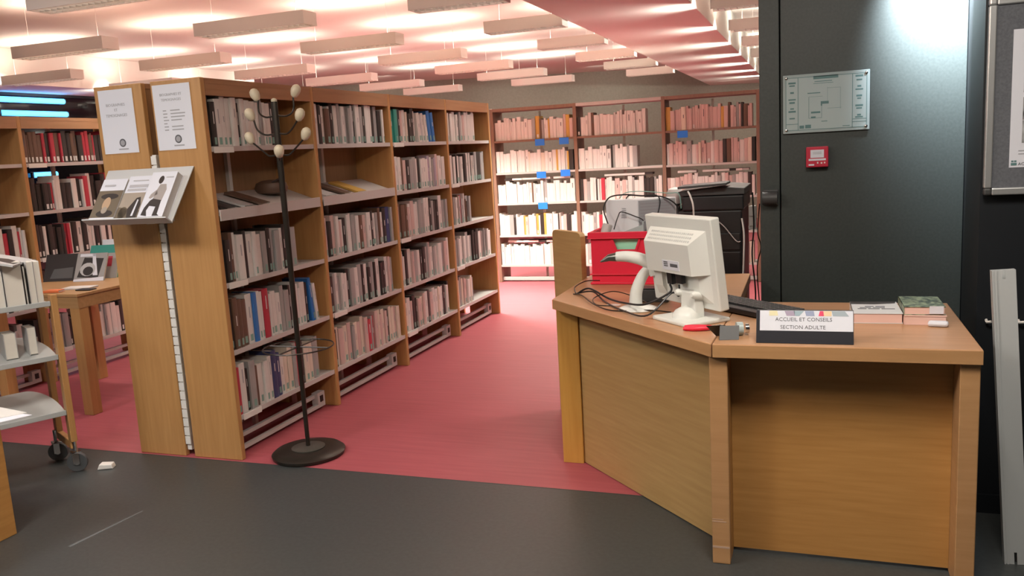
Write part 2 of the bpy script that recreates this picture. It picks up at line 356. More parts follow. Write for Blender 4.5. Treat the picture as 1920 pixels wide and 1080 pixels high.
# ================================================================== BOOKS
def book_mb(mb, o, fx, h, t, d, ci, pi, si, ii, lab, lean=0, ink=True):
    """book standing at o, spine looks along fx (unit vec in XY), thickness grows along ty"""
    fx = Vector((fx[0], fx[1], 0)); ty = Vector((-fx.y, fx.x, 0)); up = Vector((0, 0, 1))
    if lean:
        up = (Vector((0, 0, 1)) * math.cos(lean) + ty * math.sin(lean)); ty2 = (ty * math.cos(lean) - Vector((0, 0, 1)) * math.sin(lean))
        ty = ty2
    o = Vector(o)
    def P(x, y, z): return o + fx * x + ty * y + up * z
    c = min(.0025, t * .15)
    # case: spine with softened edges and two boards
    prof = [(-d, 0), (-d, c), (-.006, c), (-.006, t - c), (-d, t - c), (-d, t), (-.003, t), (0, t * .72), (0, t * .28), (-.003, 0)]
    n = len(prof)
    vs = [P(x, y, 0) for x, y in prof] + [P(x, y, h) for x, y in prof]
    fs = [(i, (i + 1) % n, n + (i + 1) % n, n + i) for i in range(n)]
    fs += [(0, 1, 2, 9), (9, 2, 3, 6), (9, 6, 7, 8), (3, 4, 5, 6)]
    fs += [tuple(n + k for k in q) for q in ((9, 2, 1, 0), (6, 3, 2, 9), (8, 7, 6, 9), (6, 5, 4, 3))]
    fs = [f[::-1] for f in fs]
    mb.add(vs, fs, ci)
    e = .004
    vs = [P(x, y, z) for z in (e, h - e) for x, y in ((-d + e, c), (-.006, c), (-.006, t - c), (-d + e, t - c))]
    mb.add(vs, [(0, 3, 2, 1), (4, 5, 6, 7), (0, 1, 5, 4), (1, 2, 6, 5), (2, 3, 7, 6), (3, 0, 4, 7)], pi)
    def patch(z0, z1, a, b, mi):
        mb.quad(P(.0006, t * a, z0), P(.0006, t * b, z0), P(.0006, t * b, z1), P(.0006, t * a, z1), mi)
    if lab: patch(.012, .045, .28, .72, si)
    if ink and t > .012 and random.random() < .5:
        z = h * random.uniform(.45, .6); patch(z, z + h * random.uniform(.1, .3), .42, .58, ii)
    return mb
SHN = ['top', 'second', 'third', 'fourth', 'bottom']
BAYN = ['first', 'second', 'third']
NBOOK = [0]
def row(bay, r, codes, fill, hr, lab=.75, tmean=.036, green=True, leanlast=False):
    y0 = 3.2 + bay * .9 + (.034 if bay == 0 else .02); y1 = 3.2 + (bay + 1) * .9 - .02
    end = y0 + (y1 - y0) * fill; y = y0; k = 0; codes = codes.replace(' ', '')
    n = len(codes); tm = (end - y0) / n - .0008
    ts = [random.uniform(.6, 1.4) for _ in codes]; q = tm * n / sum(ts); ts = [a * q for a in ts]
    for k, (c, t) in enumerate(zip(codes, ts)):
        hgt = random.uniform(*hr); d = random.uniform(.13, .17) if c != 'g' else .19
        nm, m = BK[c]; lean = 0
        
        if leanlast and k >= n - leanlast[0]:
            lean = leanlast[1]
            if k == n - leanlast[0]: y += hgt * math.sin(lean) + .003
        mb = MB(); inkm = M['inkl'] if c in 'wcpygs' else M['sticker_w']
        sx = -2.592 - .012 - random.uniform(0, .018)
        book_mb(mb, (0, 0, 0), (1, 0), hgt, t, d, 0, 1, 2, 3, random.random() < lab, 0)
        yy = y
        if lean: t /= math.cos(lean)
        o = put('book', mb, [m, M['pages'], M['sticker'] if green or random.random() < .5 else M['sticker_w'], inkm], None)
        o.location = (sx, yy, SH[r] + .0005)
        if lean:
            o.rotation_euler.x = lean
        tall = 'tall' if hgt > hr[0] + .7 * (hr[1] - hr[0]) else ('short' if hgt < hr[0] + .3 * (hr[1] - hr[0]) else 'middling')
        thick = 'thick' if t > tm * 1.15 else ('thin' if t < tm * .8 else '')
        tag(o, ' '.join(f'{tall} {thick} {nm} book, {ORD[k + 1]} from the near upright, {SHN[r]} shelf, {BAYN[bay]} bay'.split()), 'book', f'books on the {SHN[r]} shelf, {BAYN[bay]} bay of the long bookcase')
        NBOOK[0] += 1
        y += t + .0008
ROWSPEC = [
    (0, 0, 'kkwwwwkwwwwgwwkw', .66, (.205, .235)), (0, 2, 'kkbwwkwwwgkggwkgg', .72, (.20, .235)),
    (0, 3, 'kbbbwuwwrwwwggkwwwwkuw', .87, (.20, .25)), (0, 4, 'rwkgbwwwnnwccgrkccg', .86, (.20, .25)),
    (1, 0, 'wkwbwkwgwsggskwgkwwkgkw', .95, (.20, .24)), (1, 2, 'wpkpwpwkwwgwbpwkwgbwkng', .97, (.19, .235)),
    (1, 3, 'kgwgwwkgwgkwkgkwkkwpg', .93, (.20, .24)), (1, 4, 'ykcpcpgcpcprgrpcpcpkccpc', .97, (.20, .24)),
    (2, 0, 'kttkpwckkwwswwuu', .78, (.19, .24)), (2, 1, 'pwwbpkggwkwwwvwgvpww', .96, (.20, .235)),
    (2, 2, 'wbbbpwpwwggwwkgkkwgg', .96, (.20, .25)), (2, 3, 'wgwkwpgwkkggpwgwwgpw', .94, (.20, .25)), (2, 4, 'pcwpkkpcpwkpwwcwwkwk', .9, (.20, .24))]
for b_, r_i, c_, f_l, h_ in ROWSPEC: row(b_, r_i, c_, f_l, h_, leanlast={(2, 0): (6, .13), (0, 3): (2, .10)}.get((b_, r_i)))

# everything beyond the three hundred largest: one mass of books
mass = MB(); CK = list(BK); MATS = [BK[k][1] for k in CK] + [M['pages'], M['sticker'], M['sticker_w'], M['ink']]
PI, SI, SW, II = len(CK), len(CK) + 1, len(CK) + 2, len(CK) + 3
def massrow(o, ax, fx, length, pal, hr, tm=.03, d=.14, lab=.5, sw=False):
    p = 0; o = Vector(o); ax = Vector(ax)
    while True:
        t = tm * random.uniform(.5, 1.6)
        if p + t > length: break
        c = random.choice(pal)
        if c == '_': p += t; continue
        # thickness grows along ty = (-fy, fx); start corner accordingly
        ty = Vector((-fx[1], fx[0], 0)); q = o + ax * p if ty.dot(ax) > 0 else o + ax * (p + t)
        q = q - Vector((fx[0], fx[1], 0)) * random.uniform(0, .02)
        book_mb(mass, q, fx, random.uniform(*hr), t - .0006, d, CK.index(c), PI, SW if sw else SI, II, random.random() < lab, 0, c not in 'k' and random.random() < .3)
        p += t
WH = 'wwwwwwwwcwwwpcwwkwwgkwwb'
for bay, rws in enumerate((('pwpwwwwwwwwwwgwwwyyb', 'wwwwwwwwwwwwwcwwkwwwwyc', 'wwwwwwwwwwwwkwwgwywwb', 'wwwkkwwwwwgwywcwwpw', 'wwwwwwwwwwwkwwwpwww'),
                           ('wgwwwwwwwwwwkwwwb', 'wwwwwkwwwwwwwwwgwg', 'ywkwpkwkwwrwwgkwwkpw', 'gwrgwwkwwcwwkgw', WH),
                           ('pppbcpppppppbypbkgpp', 'wkwcpkpppppppppbpgp', 'wwpwwwkppwwgg', WH, WH))):
    for r, pal in enumerate(rws):
        a, b = XP[bay] + .022, XP[bay + 1] - .022
        ln = (b - a) * (1 if (bay, r) not in ((1, 0), (1, 1)) else (.84, .72)[r])
        massrow((a, 8.463, SHB[r] + .001), (1, 0, 0), (0, -1), ln, pal, (.185, .235), .03, .14, .12, True)
        if (bay, r) in ((1, 2), (2, 2), (0, 4), (0, 2)):      # loose books lying over the row
            for k in range(7):
                xx = a + .05 + random.random() * (ln - .3); zz = SHB[r] + .238
                mass.obox((xx + .1, 8.55, zz + .012), (.09, .02 * random.uniform(-1, 1), 0), (0, .06, 0), (0, 0, .010), CK.index(random.choice('wwwkw')))
for r, (pal, fl, hr) in enumerate((('wkgwwgwwpww', .75, (.2, .235)), ('wkwgwkwgkwgw', .95, (.2, .235)), ('rrwbkgg', .5, (.16, .25)), ('wwgwkgwpgwkg', .95, (.2, .25)), ('pcwkbg', .48, (.18, .235)))):
    massrow((-2.61, 5.92, SH[r] + .001), (0, 1, 0), (1, 0), .85 * fl, pal, hr, .034, .15, .6)
for r, (pal, hr) in enumerate((('rrkkbkkbkkbrkkkkrk', (.19, .225)), ('wwwkwkgkwkrwkkb', (.18, .24)), ('wwkkwkkwkrkkkky', (.19, .24)), ('kkwbkkwkk', (.19, .24)), ('wwgkkwgwkwb', (.18, .24)))):
    massrow((-4.95, 4.285, SH[r] + .001), (0, 1, 0), (1, 0), .85, pal, hr, .03, .15, .85 if r == 0 else .4, True)
    massrow((-4.95, 5.19, SH[r] + .001), (0, 1, 0), (1, 0), .85, pal, hr, .03, .15, .4, True)
    if r > 1: massrow((-4.95, 3.42, SH[r] + .001), (0, 1, 0), (1, 0), .80, ('', '', 'kkrwwkww', 'kwkkb', 'wkwgk')[r], hr, .03, .15, .4, True)
mo = put('book_rows', mass, MATS, None, kind='stuff')
mo['label'] = 'packed rows of mostly white and dark books on the far, left and end shelves'; mo['category'] = 'books'

#NEXT
# ================================================================== END PANEL SIGNS AND DISPLAY TRAY
def end_sign(x0, x1, label, lines, small):
    t = thing('sign', label, 'sign', ((x0 + x1) / 2, 3.2, 1.487))
    z0, z1, y = 1.487, 1.781, 3.1985
    put('sheet', MB().box(x0, x1, y - .0012, y, z0, z1), M['paper'], t)
    put('sleeve', MB().box(x0 - .004, x1 + .004, y + .0001, y + .0013, z0 - .004, z1 + .003), M['oak_v'], t)
    xm = (x0 + x1) / 2; yf = y - .0016
    for s, (tx, zz, sz) in enumerate(lines): text('lettering', tx, sz, M['inkl'], t, (xm - .005, yf, zz), (1, 0, 0), (0, 0, 1))
    if small:
        b = MB()
        for k in range(7):
            zz = 1.662 - k * .0145
            b.box(xm - .058, xm - .058 + random.uniform(.014, .03), yf, y - .0011, zz, zz + .005)
            if k != 4: b.box(xm - .016, xm - .016 + random.uniform(.03, .085), yf, y - .0011, zz, zz + .005)
        put('list', b, M['inkl'], t, kind='stuff')
    e = put('emblem', MB().lathe([(.019, 0), (.019, .001)], (xm + .012, y - .0011, 1.535), 24, axis=Vector((0, -1, 0))), M['ink'], t)
    put('emblem_mark', MB().lathe([(.013, 0), (.013, .0006)], (xm + .012, y - .0020, 1.535), 16, axis=Vector((0, -1, 0))).box(xm + .007, xm + .017, y - .0034, y - .0026, 1.528, 1.543), M['inkl'], e)
    put('footer', MB().box(xm - .015, xm + .042, yf, y - .0011, 1.503, 1.509), M['inkl'], t)
end_sign(-3.180, -2.977, 'white paper sign with three lines of text on the panel farther from the coat stand', [('BIOGRAPHIES', 1.710, .0185), ('ET', 1.687, .018), ('TEMOIGNAGES', 1.662, .0185)], False)
end_sign(-2.860, -2.650, 'white paper sign with a heading and a small list, beside the books', [('BIOGRAPHIES ET', 1.735, .0165), ('TEMOIGNAGES', 1.712, .0165)], True)

# grey tray fixed on the end panels, three books on it
T0 = Vector((-3.165, 3.028, 1.172)); TV = Vector((0, .168, .238)); TL = TV.length; TV.normalize(); TN = Vector((0, -TV.z, TV.y)); TU = Vector((1, 0, 0))
t = thing('display_tray', 'sloping grey tray on the end panels holding three books', 'tray', (-2.92, 3.19, 1.16))
M['tray'] = mat('pale_grey_tray', (.55, .56, .56), .4)
put('tray_plate', MB().prism([(0, 0), (.478, 0), (.490, TL), (-.010, TL)], T0, TU, TV, -TN * .006), M['tray'], t, bevel=.002)
put('ledge', MB().obox(T0 + TU * .239 + TN * .018 - TV * .003, TU * .24, TN * .024, TV * .003), M['tray'], t)
put('bracket', MB().box(-2.99, -2.95, 3.06, 3.197, 1.16, 1.175).box(-2.86, -2.82, 3.06, 3.197, 1.16, 1.175), M['alu'], t)
def tray_book(name, u0, wd, hg, th, cov, label, prints, pages):
    o = T0 + TU * u0 + TV * .002 + TN * .001
    t = thing(name, label, 'book', o, 'books on the end panel tray')
    put('cover', MB().obox(o + TU * wd / 2 + TV * hg / 2 + TN * (th - .001), TU * wd / 2, TV * hg / 2, TN * .001).obox(o + TU * wd / 2 + TV * hg / 2 + TN * .001, TU * wd / 2, TV * hg / 2, TN * .001).obox(o + TU * .001 + TV * hg / 2 + TN * th / 2, TU * .001, TV * hg / 2, TN * th / 2), cov, t)
    put('pages', MB().obox(o + TU * wd * .5 + TV * hg / 2 + TN * th / 2, TU * (wd / 2 - .002), TV * (hg / 2 - .002), TN * (th / 2 - .002)), pages, t)
    for i, (nm, m, polys) in enumerate(prints):
        b = MB()
        for p in polys: b.prism([(x * wd, z * hg) for x, z in p], o + TN * (th + .0001 + i * .0003), TU, TV, TN * .0003)
        put(nm, b, m, t)
    return t, o
def ell(cx, cy, rx, ry, n=14): return [(cx + rx * math.cos(2 * math.pi * k / n), cy + ry * math.sin(2 * math.pi * k / n)) for k in range(n)]
c_olive = mat('cover_brown_grey', (.15, .115, .075)); c_sky = mat('cover_sky_grey', (.36, .30, .24)); c_skin = mat('cover_skin', (.48, .32, .2)); c_dk = mat('cover_dark', (.035, .025, .02)); c_sh = mat('cover_shirt_grey', (.35, .31, .29)); c_gr = mat('cover_grey_text', (.45, .44, .46))
tray_book('book', .012, .143, .225, .018, M['paper'], 'book on the tray with a painted bearded man on its cover',
    [('cover_picture', c_olive, [[(0, .08), (1, .08), (1, .72), (0, .72)]]), ('portrait', c_dk, [ell(.55, .17, .34, .085)]), ('portrait', c_dk, [ell(.52, .58, .36, .07)]), ('portrait', c_skin, [ell(.50, .40, .16, .16)]), ('portrait', c_sky, [ell(.50, .25, .12, .08)]), ('title', c_gr, [[(.15, .82), (.6, .82), (.6, .86), (.15, .86)]])], M['pages'])
tray_book('book', .160, .148, .238, .014, M['paper'], 'middle book on the tray, dark robed figure under a pale sky',
    [('cover_picture', c_sky, [[(0, .02), (1, .02), (1, .62), (0, .62)]]), ('cover_picture', c_olive, [[(0, .02), (1, .02), (1, .2), (.6, .25), (0, .3)], ell(.22, .17, .16, .14)]), ('figure', c_dk, [[(.45, .05), (.8, .05), (.82, .35), (.72, .52), (.58, .5), (.4, .3), (.36, .25)]]), ('figure', M['paper'], [[(.58, .1), (.66, .1), (.68, .45), (.63, .47)]]), ('title', c_gr, [[(.12, .74), (.88, .74), (.88, .80), (.12, .80)], [(.1, .66), (.8, .66), (.8, .71), (.1, .71)], [(.2, .88), (.8, .88), (.8, .905), (.2, .905)]])], M['pages'])
tray_book('book', .315, .140, .236, .040, M['paper'], 'thick white book on the tray with a striding figure in a grey shirt',
    [('figure', c_sh, [[(.38, .38), (.75, .34), (.80, .60), (.72, .72), (.48, .72), (.42, .6)], [(.42, .6), (.24, .5), (.2, .42), (.28, .4), (.5, .5)]]), ('figure', c_dk, [ell(.46, .82, .10, .09), [(.40, .40), (.74, .36), (.76, .06), (.86, .02), (.58, .02), (.60, .22), (.34, .24), (.28, .14), (.36, .02), (.12, .04), (.16, .2), (.3, .36)]]), ('title', c_gr, [[(.62, .86), (.92, .86), (.92, .885), (.62, .885)]])], M['metal'])

# loose books on the two sloped shelves
def flat_book(name, x, y, z, rz, lw, lh, th, tilt, cov, pg, label, group):
    o = thing(name, label, 'book', (x, y, z), group, 0); o.rotation_euler = Euler((0, tilt, rz))
    a, b = lw / 2, lh / 2
    put('cover', MB().box(-a, a, -b, b, 0, .0015).box(-a, a, -b, b, th - .0015, th).box(-a, a, -b, -b + .0015, 0, th), cov, o, world=False)
    put('pages', MB().box(-a + .003, a - .003, -b + .0015, b - .003, .0015, th - .0015), pg, o, world=False)
    return o
tl = math.atan2(.085, .24)
for i, (y, c, rz, l) in enumerate(((3.33, 'k', .35, 'black magazine lying nearest the end panel on the upper sloped shelf'), (3.47, 's', .3, 'grey magazine lying aslant on the sloped shelf, second from the end panel'), (3.61, 'b', .3, 'brown book lying on the sloped shelf behind the coat stand pole'),)):
    flat_book('magazine', -2.715, y, 1.2265 + .001 * i, rz, .20, .12, .012, tl, BK[c][1], M['metal_w'], l, 'books on the first sloped shelf')
g = thing('bag', 'dark brown rounded bag on the sloped shelf behind the coat stand', 'bag', (-2.74, 3.86, 1.24))
put('body', MB().lathe([(.04, -.010), (.080, .0), (.088, .025), (.078, .050), (.045, .064), (.015, .067)], (-2.74, 3.86, 1.248), 20), BK['b'][1], g, smooth=True)
put('strap', MB().tube(bez([(-2.70, 3.81, 1.300), (-2.67, 3.84, 1.318), (-2.67, 3.88, 1.318), (-2.70, 3.91, 1.300)], 5), .006, 6), BK['k'][1], g, smooth=True)
for i, (y, c, rz, l) in enumerate(((4.24, 's', .1, 'silver leaflet on the sloped shelf of the second bay, first from the near upright'), (4.42, 'b', .25, 'brown book aslant on the sloped shelf of the second bay'), (4.60, 'y', .1, 'pale yellow book on the sloped shelf of the second bay'))):
    flat_book('magazine', -2.715, y, 1.2265, rz, .20, .13, .012, tl, BK[c][1], M['metal_w'], l, 'books on the second sloped shelf')

# ================================================================== COAT STAND
cx, cy = -2.31, 3.34
t = thing('coat_stand', 'dark metal coat stand with pale round knobs on a disc base', 'coat stand', (cx, cy, 0))
put('base', MB().lathe([(.150, 0), (.172, .004), (.175, .018), (.160, .030), (.105, .036), (.09, .036), (.0, .036)][:-1], (cx, cy, 0), 40), M['stand'], t, smooth=True)
put('base_plate', MB().lathe([(.078, .030), (.080, .040), (.045, .044), (.02, .046)], (cx, cy, 0), 32), M['disc'], t, smooth=True)
put('pole', MB().tube([(cx, cy, .04), (cx, cy, .80), (cx, cy, 1.42), (cx, cy, 1.675)], [.0105, .0125, .0145, .0145], 14), M['stand'], t, smooth=True)
put('cap', MB().lathe([(.013, 0), (.014, .008), (.009, .014), (.003, .016)], (cx, cy, 1.675), 14), M['knob'], t, smooth=True)
put('umbrella_ring', MB().tube([(cx + .165 * math.cos(a), cy + .165 * math.sin(a), .535) for a in [2 * math.pi * k / 40 for k in range(41)]], .0035, 6).tube([(cx - .165, cy, .535), (cx + .165, cy, .535)], .0035, 6).tube([(cx, cy - .165, .535), (cx, cy + .165, .535)], .0035, 6), M['stand'], t, smooth=True)
for (kx, ky, kz, za, fat) in ((-.098, 0, 1.712, 1.615, 1), (.098, .03, 1.716, 1.615, 1), (-.10, -.05, 1.622, 1.535, .9), (.128, 0, 1.608, 1.535, 1), (-.150, 0, 1.520, 1.44, 1), (.150, 0, 1.522, 1.44, 1), (.088, -.127, 1.450, 1.42, 1), (-.086, .124, 1.452, 1.42, 1)):
    e = Vector((cx + kx, cy + ky, kz)); d = Vector((kx, ky, 0)).normalized()
    base = e - Vector((0, 0, .022)) - d * .014
    p = bez([(cx, cy, za), Vector((cx, cy, za - .006)) + d * .05, Vector((cx, cy, za + .018)) + d * .085, base], 6)
    hk = put('hook', MB().tube(p, .0042, 7), M['stand'], t, smooth=True)
    ax = (d * .45 + Vector((0, 0, 1))).normalized() if abs(kx) > .05 else (d + Vector((0, 0, .25))).normalized()
    put('knob', MB().lathe([(.004, -.030), (.014, -.024), (.0205, -.008), (.0225, .006), (.019, .020), (.011, .028), (.003, .031)], e, 16, axis=ax), M['knob'], hk, smooth=True)

# ================================================================== RECEPTION DESK
ZT, ZB = .755, .711
t = thing('desk', 'straight veneered desk unit with a recessed amber front panel, sign on top', 'desk', (.07, 3.03, 0))
put('desk_top', MB().prism([(-.309, 2.672), (.455, 2.672), (.455, 3.40), (-.283, 3.40)], (0, 0, ZB), (1, 0, 0), (0, 1, 0), (0, 0, ZT - ZB)), M['desk_top'], t, bevel=.003)
put('edge_band', MB().box(-.308, .4545, 2.6705, 2.672, ZB + .001, ZT - .003), M['desk_edge'], t)
put('leg_panel', MB().box(-.322, -.264, 2.690, 2.738, .0, ZB), M['desk_edge'], t, bevel=.003, label='worn scuffed front leg at the seam')
M['scuff'] = mat('worn_edge', (.48, .33, .24), .7)
for q_ in ((-.3215, -.266, .056, .063), (-.3215, -.276, .148, .151), (-.321, -.285, .156, .158)): put('scuff', MB().box(q_[0], q_[1], 2.6894, 2.69, q_[2], q_[3]), M['scuff'], t)
put('leg_panel', MB().box(-.30, -.264, 2.738, 3.37, .0, ZB), M['desk_panel'], t, bevel=.002)
put('leg_panel', MB().box(.398, .452, 2.685, 3.37, 0, ZB), M['desk_edge'], t, bevel=.003)
put('front_panel', MB().box(-.2635, .3975, 2.800, 2.818, .012, ZB), M['desk_panel'], t)
t2 = thing('desk', 'angled desk unit with a yellow slanted front, monitor and crate on top', 'desk', (-.69, 3.5, 0))
put('desk_top', MB().prism([(-.3115, 2.672), (-.2855, 3.40), (-.292, 4.13), (-1.068, 4.13), (-1.068, 3.43)], (0, 0, ZB), (1, 0, 0), (0, 1, 0), (0, 0, ZT - ZB)), M['desk_top'], t2, bevel=.003)
dl = Vector((-1.068 + .312, 3.43 - 2.672, 0)); dn = Vector((-dl.y, dl.x, 0)).normalized(); dn = dn if dn.y < 0 else -dn
pc = Vector((-.69, 3.051, (ZB + ZT) / 2))
put('edge_band', MB().obox(pc + dn * .0006, dl / 2 * .998, dn * .0006, (0, 0, (ZT - ZB) / 2 - .002)), M['desk_edge'], t2)
pa, pb = Vector((-.326, 2.862, 0)), Vector((-.978, 3.497, 0)); pd = (pb - pa)
put('front_panel', MB().prism([(0, 0), (pd.length, 0), (pd.length, ZB - .004), (0, ZB - .004)], pa + Vector((0, 0, .004)), pd.normalized(), (0, 0, 1), -dn * .018), M['desk_front'], t2)
put('leg_panel', MB().box(-1.066, -.972, 3.478, 3.505, 0, ZB), M['orange'], t2, bevel=.002)
put('leg_panel', MB().box(-1.066, -1.03, 3.506, 4.11, 0, ZB), M['orange'], t2, bevel=.002)
put('leg_panel', MB().box(-.330, -.306, 3.43, 4.11, 0, ZB), M['desk_panel'], t2, bevel=.002)
# low wooden screen beyond the desk
t = thing('wooden_screen', 'low upright wooden panel standing beyond the desk, beside the red crate', 'screen', (-1.19, 4.11, 0))
sa, sb = Vector((-1.298, 4.225, 0)), Vector((-1.092, 4.02, 0)); sd = (sb - sa); sn = Vector((sd.y, -sd.x, 0)).normalized(); sn = sn if sn.y < 0 else -sn
L_ = sd.length; hh = .978
put('panel', MB().prism([(0, 0), (L_, 0), (L_, hh - .02), (L_ - .01, hh - .006), (L_ - .03, hh), (.03, hh), (.01, hh - .006), (0, hh - .02)], sa, sd.normalized(), (0, 0, 1), -sn * .03), M['desk_front'], t, bevel=.002)
put('foot', MB().obox(sa + sd / 2 - sn * .10 + Vector((0, 0, .012)), sd.normalized() * .03, sn * .07, (0, 0, .012)), M['desk_edge'], t)

# monitor seen from behind
u = Vector((.707, -.707, 0)); n0 = Vector((-.707, -.707, 0)); tilt = R(7)
v = (Vector((0, 0, 1)) * math.cos(tilt) + n0 * math.sin(tilt)); n = (n0 * math.cos(tilt) - Vector((0, 0, 1)) * math.sin(tilt))
mc = Vector((-.452, 3.10, .965))
t = thing('monitor', 'white computer monitor seen from behind on the angled desk', 'monitor', (-.42, 3.03, ZT))
W2, H2 = .196, .166
def q(a, b, c): return mc + u * a + v * b + n * c
put('screen_frame', MB().obox(mc - n * .004, u * W2, v * H2, n * .020), M['beige'], t, bevel=.005)
put('screen', MB().obox(mc - n * .0252, u * (W2 - .018), v * (H2 - .018), n * .001), M['plastic_k'], t)
def frus(b, x0, x1, z0, z1, i0, i1, j0, j1, c0, c1):
    vs = [q(x0, z0, c0), q(x1, z0, c0), q(x1, z1, c0), q(x0, z1, c0), q(x0 + i0, z0 + j0, c1), q(x1 - i1, z0 + j0, c1), q(x1 - i1, z1 - j1, c1), q(x0 + i0, z1 - j1, c1)]
    b.add(vs, [(3, 2, 1, 0), (4, 5, 6, 7), (0, 1, 5, 4), (1, 2, 6, 5), (2, 3, 7, 6), (3, 0, 4, 7)]); return b
b = frus(MB(), -.165, .165, -.035, .122, .012, .05, 0, .045, .016, .062)
put('rear_housing', b, M['beige'], t)
put('rear_housing', frus(MB(), -.165, -.105, -.140, -.0351, .012, .0, .04, 0, .016, .034), M['beige'], t); put('rear_housing', frus(MB(), .085, .165, -.140, -.0351, .0, .05, .04, 0, .016, .034), M['beige'], t)
put('recess', MB().obox(q(-.01, -.09, .0175), u * .095, v * .05, n * .001), M['beige'], t)
vb = MB()
for r_ in range(3):
    for k in range(22): vb.obox(q(-.135 + k * .0115, .0875 + r_ * .011, .0395 - (r_ - 1) * .0112 + .0012), u * .0038, (v * .7 - n * .7) * .0035, (n * .7 + v * .7) * .0008)
put('vent_slots', vb, M['beige2'], t, kind='stuff')
lb = put('rating_label', MB().obox(q(.0, -.005, .0626), u * .05, v * .018, n * .0006), M['paper'], t)
put('label_print', MB().obox(q(-.028, .006, .0635), u * .012, v * .002, n * .0003).obox(q(-.028, -.001, .0635), u * .012, v * .002, n * .0003).obox(q(-.028, -.008, .0635), u * .012, v * .002, n * .0003).obox(q(.02, -.004, .0635), u * .022, v * .006, n * .0002), M['ink'], lb)
put('plug', MB().obox(q(-.045, -.062, .035), u * .016, v * .024, n * .010).obox(q(.012, -.058, .035), u * .018, v * .020, n * .010), M['plastic_k'], t, bevel=.003)
mb_ = Vector((-.425, 3.035, ZT))
put('foot', MB().obox(mb_ + Vector((0, 0, .0075)), u * .105, n0 * .095, (0, 0, .0075)), M['beige'], t, bevel=.005)
put('neck', MB().obox(mb_ + Vector((0, 0, .060)) - n0 * .01, u * .042, n0 * .022, (0, 0, .048)), M['beige'], t, bevel=.006)
put('neck_dome', MB().lathe([(.052, .0), (.05, .012), (.04, .026), (.022, .036), (.004, .040)], mb_ + n0 * .018 + Vector((0, 0, .014)), 24), M['beige'], t, smooth=True)
for s in (-1, 1):
    put('cable_clip', MB().tube([mb_ + u * (s * .040) + Vector((0, 0, .092)) - n0 * .02, mb_ + u * (s * .046) + Vector((0, 0, .100)) + n0 * .022, mb_ + u * (s * .047) + Vector((0, 0, .101)) + n0 * .03], [.014, .0125, .007], 12), M['beige'], t, smooth=True)
# cables
def cable(pts, r, m, label, group=None, name='cable'):
    return tag(put(name, MB().tube(bez(pts, 8), r, 7), m, None, smooth=True), label, 'cable', group)
zc = ZT + .005
ca = q(-.045, -.085, .045)
cable([ca, ca + Vector((0, -.01, -.03)), (-.60, 3.10, .80), (-.70, 3.22, zc + .02), (-.80, 3.36, zc + .012), (-.92, 3.50, zc + .03), (-.985, 3.535, zc)], .0042, M['plastic_k'], 'thick black cable running from the monitor plug across the desk')
ca = q(.012, -.08, .045)
cable([ca, ca + Vector((0, -.01, -.04)), (-.50, 3.08, .845), (-.58, 3.03, zc + .012), (-.70, 3.16, zc + .003), (-.82, 3.36, zc), (-.90, 3.48, zc + .02), (-.99, 3.545, zc)], .0035, M['plastic_k'], 'black cable hanging from the middle of the monitor, looping over the desk')
cable([(-.51, 3.13, zc + .004), (-.60, 3.17, zc + .003), (-.74, 3.17, zc), (-.84, 3.27, zc + .004), (-.95, 3.48, zc + .004), (-1.0, 3.53, zc)], .0028, M['stand'], 'thin brown cable lying lowest near the desk edge')
cable([(-.62, 3.30, zc), (-.70, 3.40, zc + .012), (-.80, 3.43, zc + .03), (-.87, 3.38, zc + .01), (-.84, 3.30, zc - .002), (-.78, 3.28, zc - .002)], .0022, M['stand'], 'thin brown cable making a loop by the scanner foot')
cable([(-.995, 3.55, zc), (-1.01, 3.60, zc + .02), (-.985, 3.70, zc + .03), (-.94, 3.775, zc + .02)], .0025, M['stand'], 'thin dark cable rising from the bundle towards the red crate')
# barcode scanner on its stand
t = thing('barcode_scanner', 'white barcode scanner with grey beak on a curved stand by the monitor', 'scanner', (-.66, 3.24, ZT))
put('foot', MB().lathe([(.075, 0), (.078, .004), (.060, .012), (.03, .018), (.02, .02)], (-.655, 3.225, ZT), 28), M['beige'], t, smooth=True)
put('stand', MB().tube(bez([(-.665, 3.235, ZT + .012), (-.66, 3.235, ZT + .07), (-.635, 3.235, ZT + .13), (-.605, 3.235, ZT + .165)], 6), [.027 - .0005 * i for i in range(19)], 16), M['beige'], t, smooth=True)
put('handle', MB().tube(bez([(-.585, 3.235, ZT + .135), (-.60, 3.235, ZT + .172), (-.635, 3.235, ZT + .196), (-.69, 3.235, ZT + .208), (-.735, 3.235, ZT + .208)], 6), [.020, .021, .0215, .022, .0222, .0225, .023, .0235, .024, .0245, .0245, .0245, .0245, .0242, .024, .0236, .023, .0225, .022, .0215, .021, .0205, .020, .0195, .019], 16), M['beige'], t, smooth=True)
put('beak', MB().tube([(-.733, 3.235, ZT + .207), (-.765, 3.235, ZT + .204), (-.800, 3.235, ZT + .188)], [.0185, .014, .003], 14), M['disc'], t, smooth=True)
b = thing('adapter_box', 'small dark grey box on the desk behind the scanner stand', 'box', (-.61, 3.40, ZT))
put('case', MB().box(-.672, -.56, 3.37, 3.45, ZT + .001, ZT + .052), M['plastic_g'], b, bevel=.004)
put('lid', MB().box(-.668, -.564, 3.374, 3.446, ZT + .0522, ZT + .058), M['plastic_k'], b, bevel=.002)
tag(put('paper_slip', MB().prism([(0, 0), (.05, -.01), (.06, .012), (.03, .03), (.005, .02)], (-.80, 3.30, ZT + .0006), (1, 0, 0), (0, 1, 0), (0, 0, .0012)), mat('pink_slip', (.75, .6, .55))), 'small pinkish paper slip among the cables', 'paper')
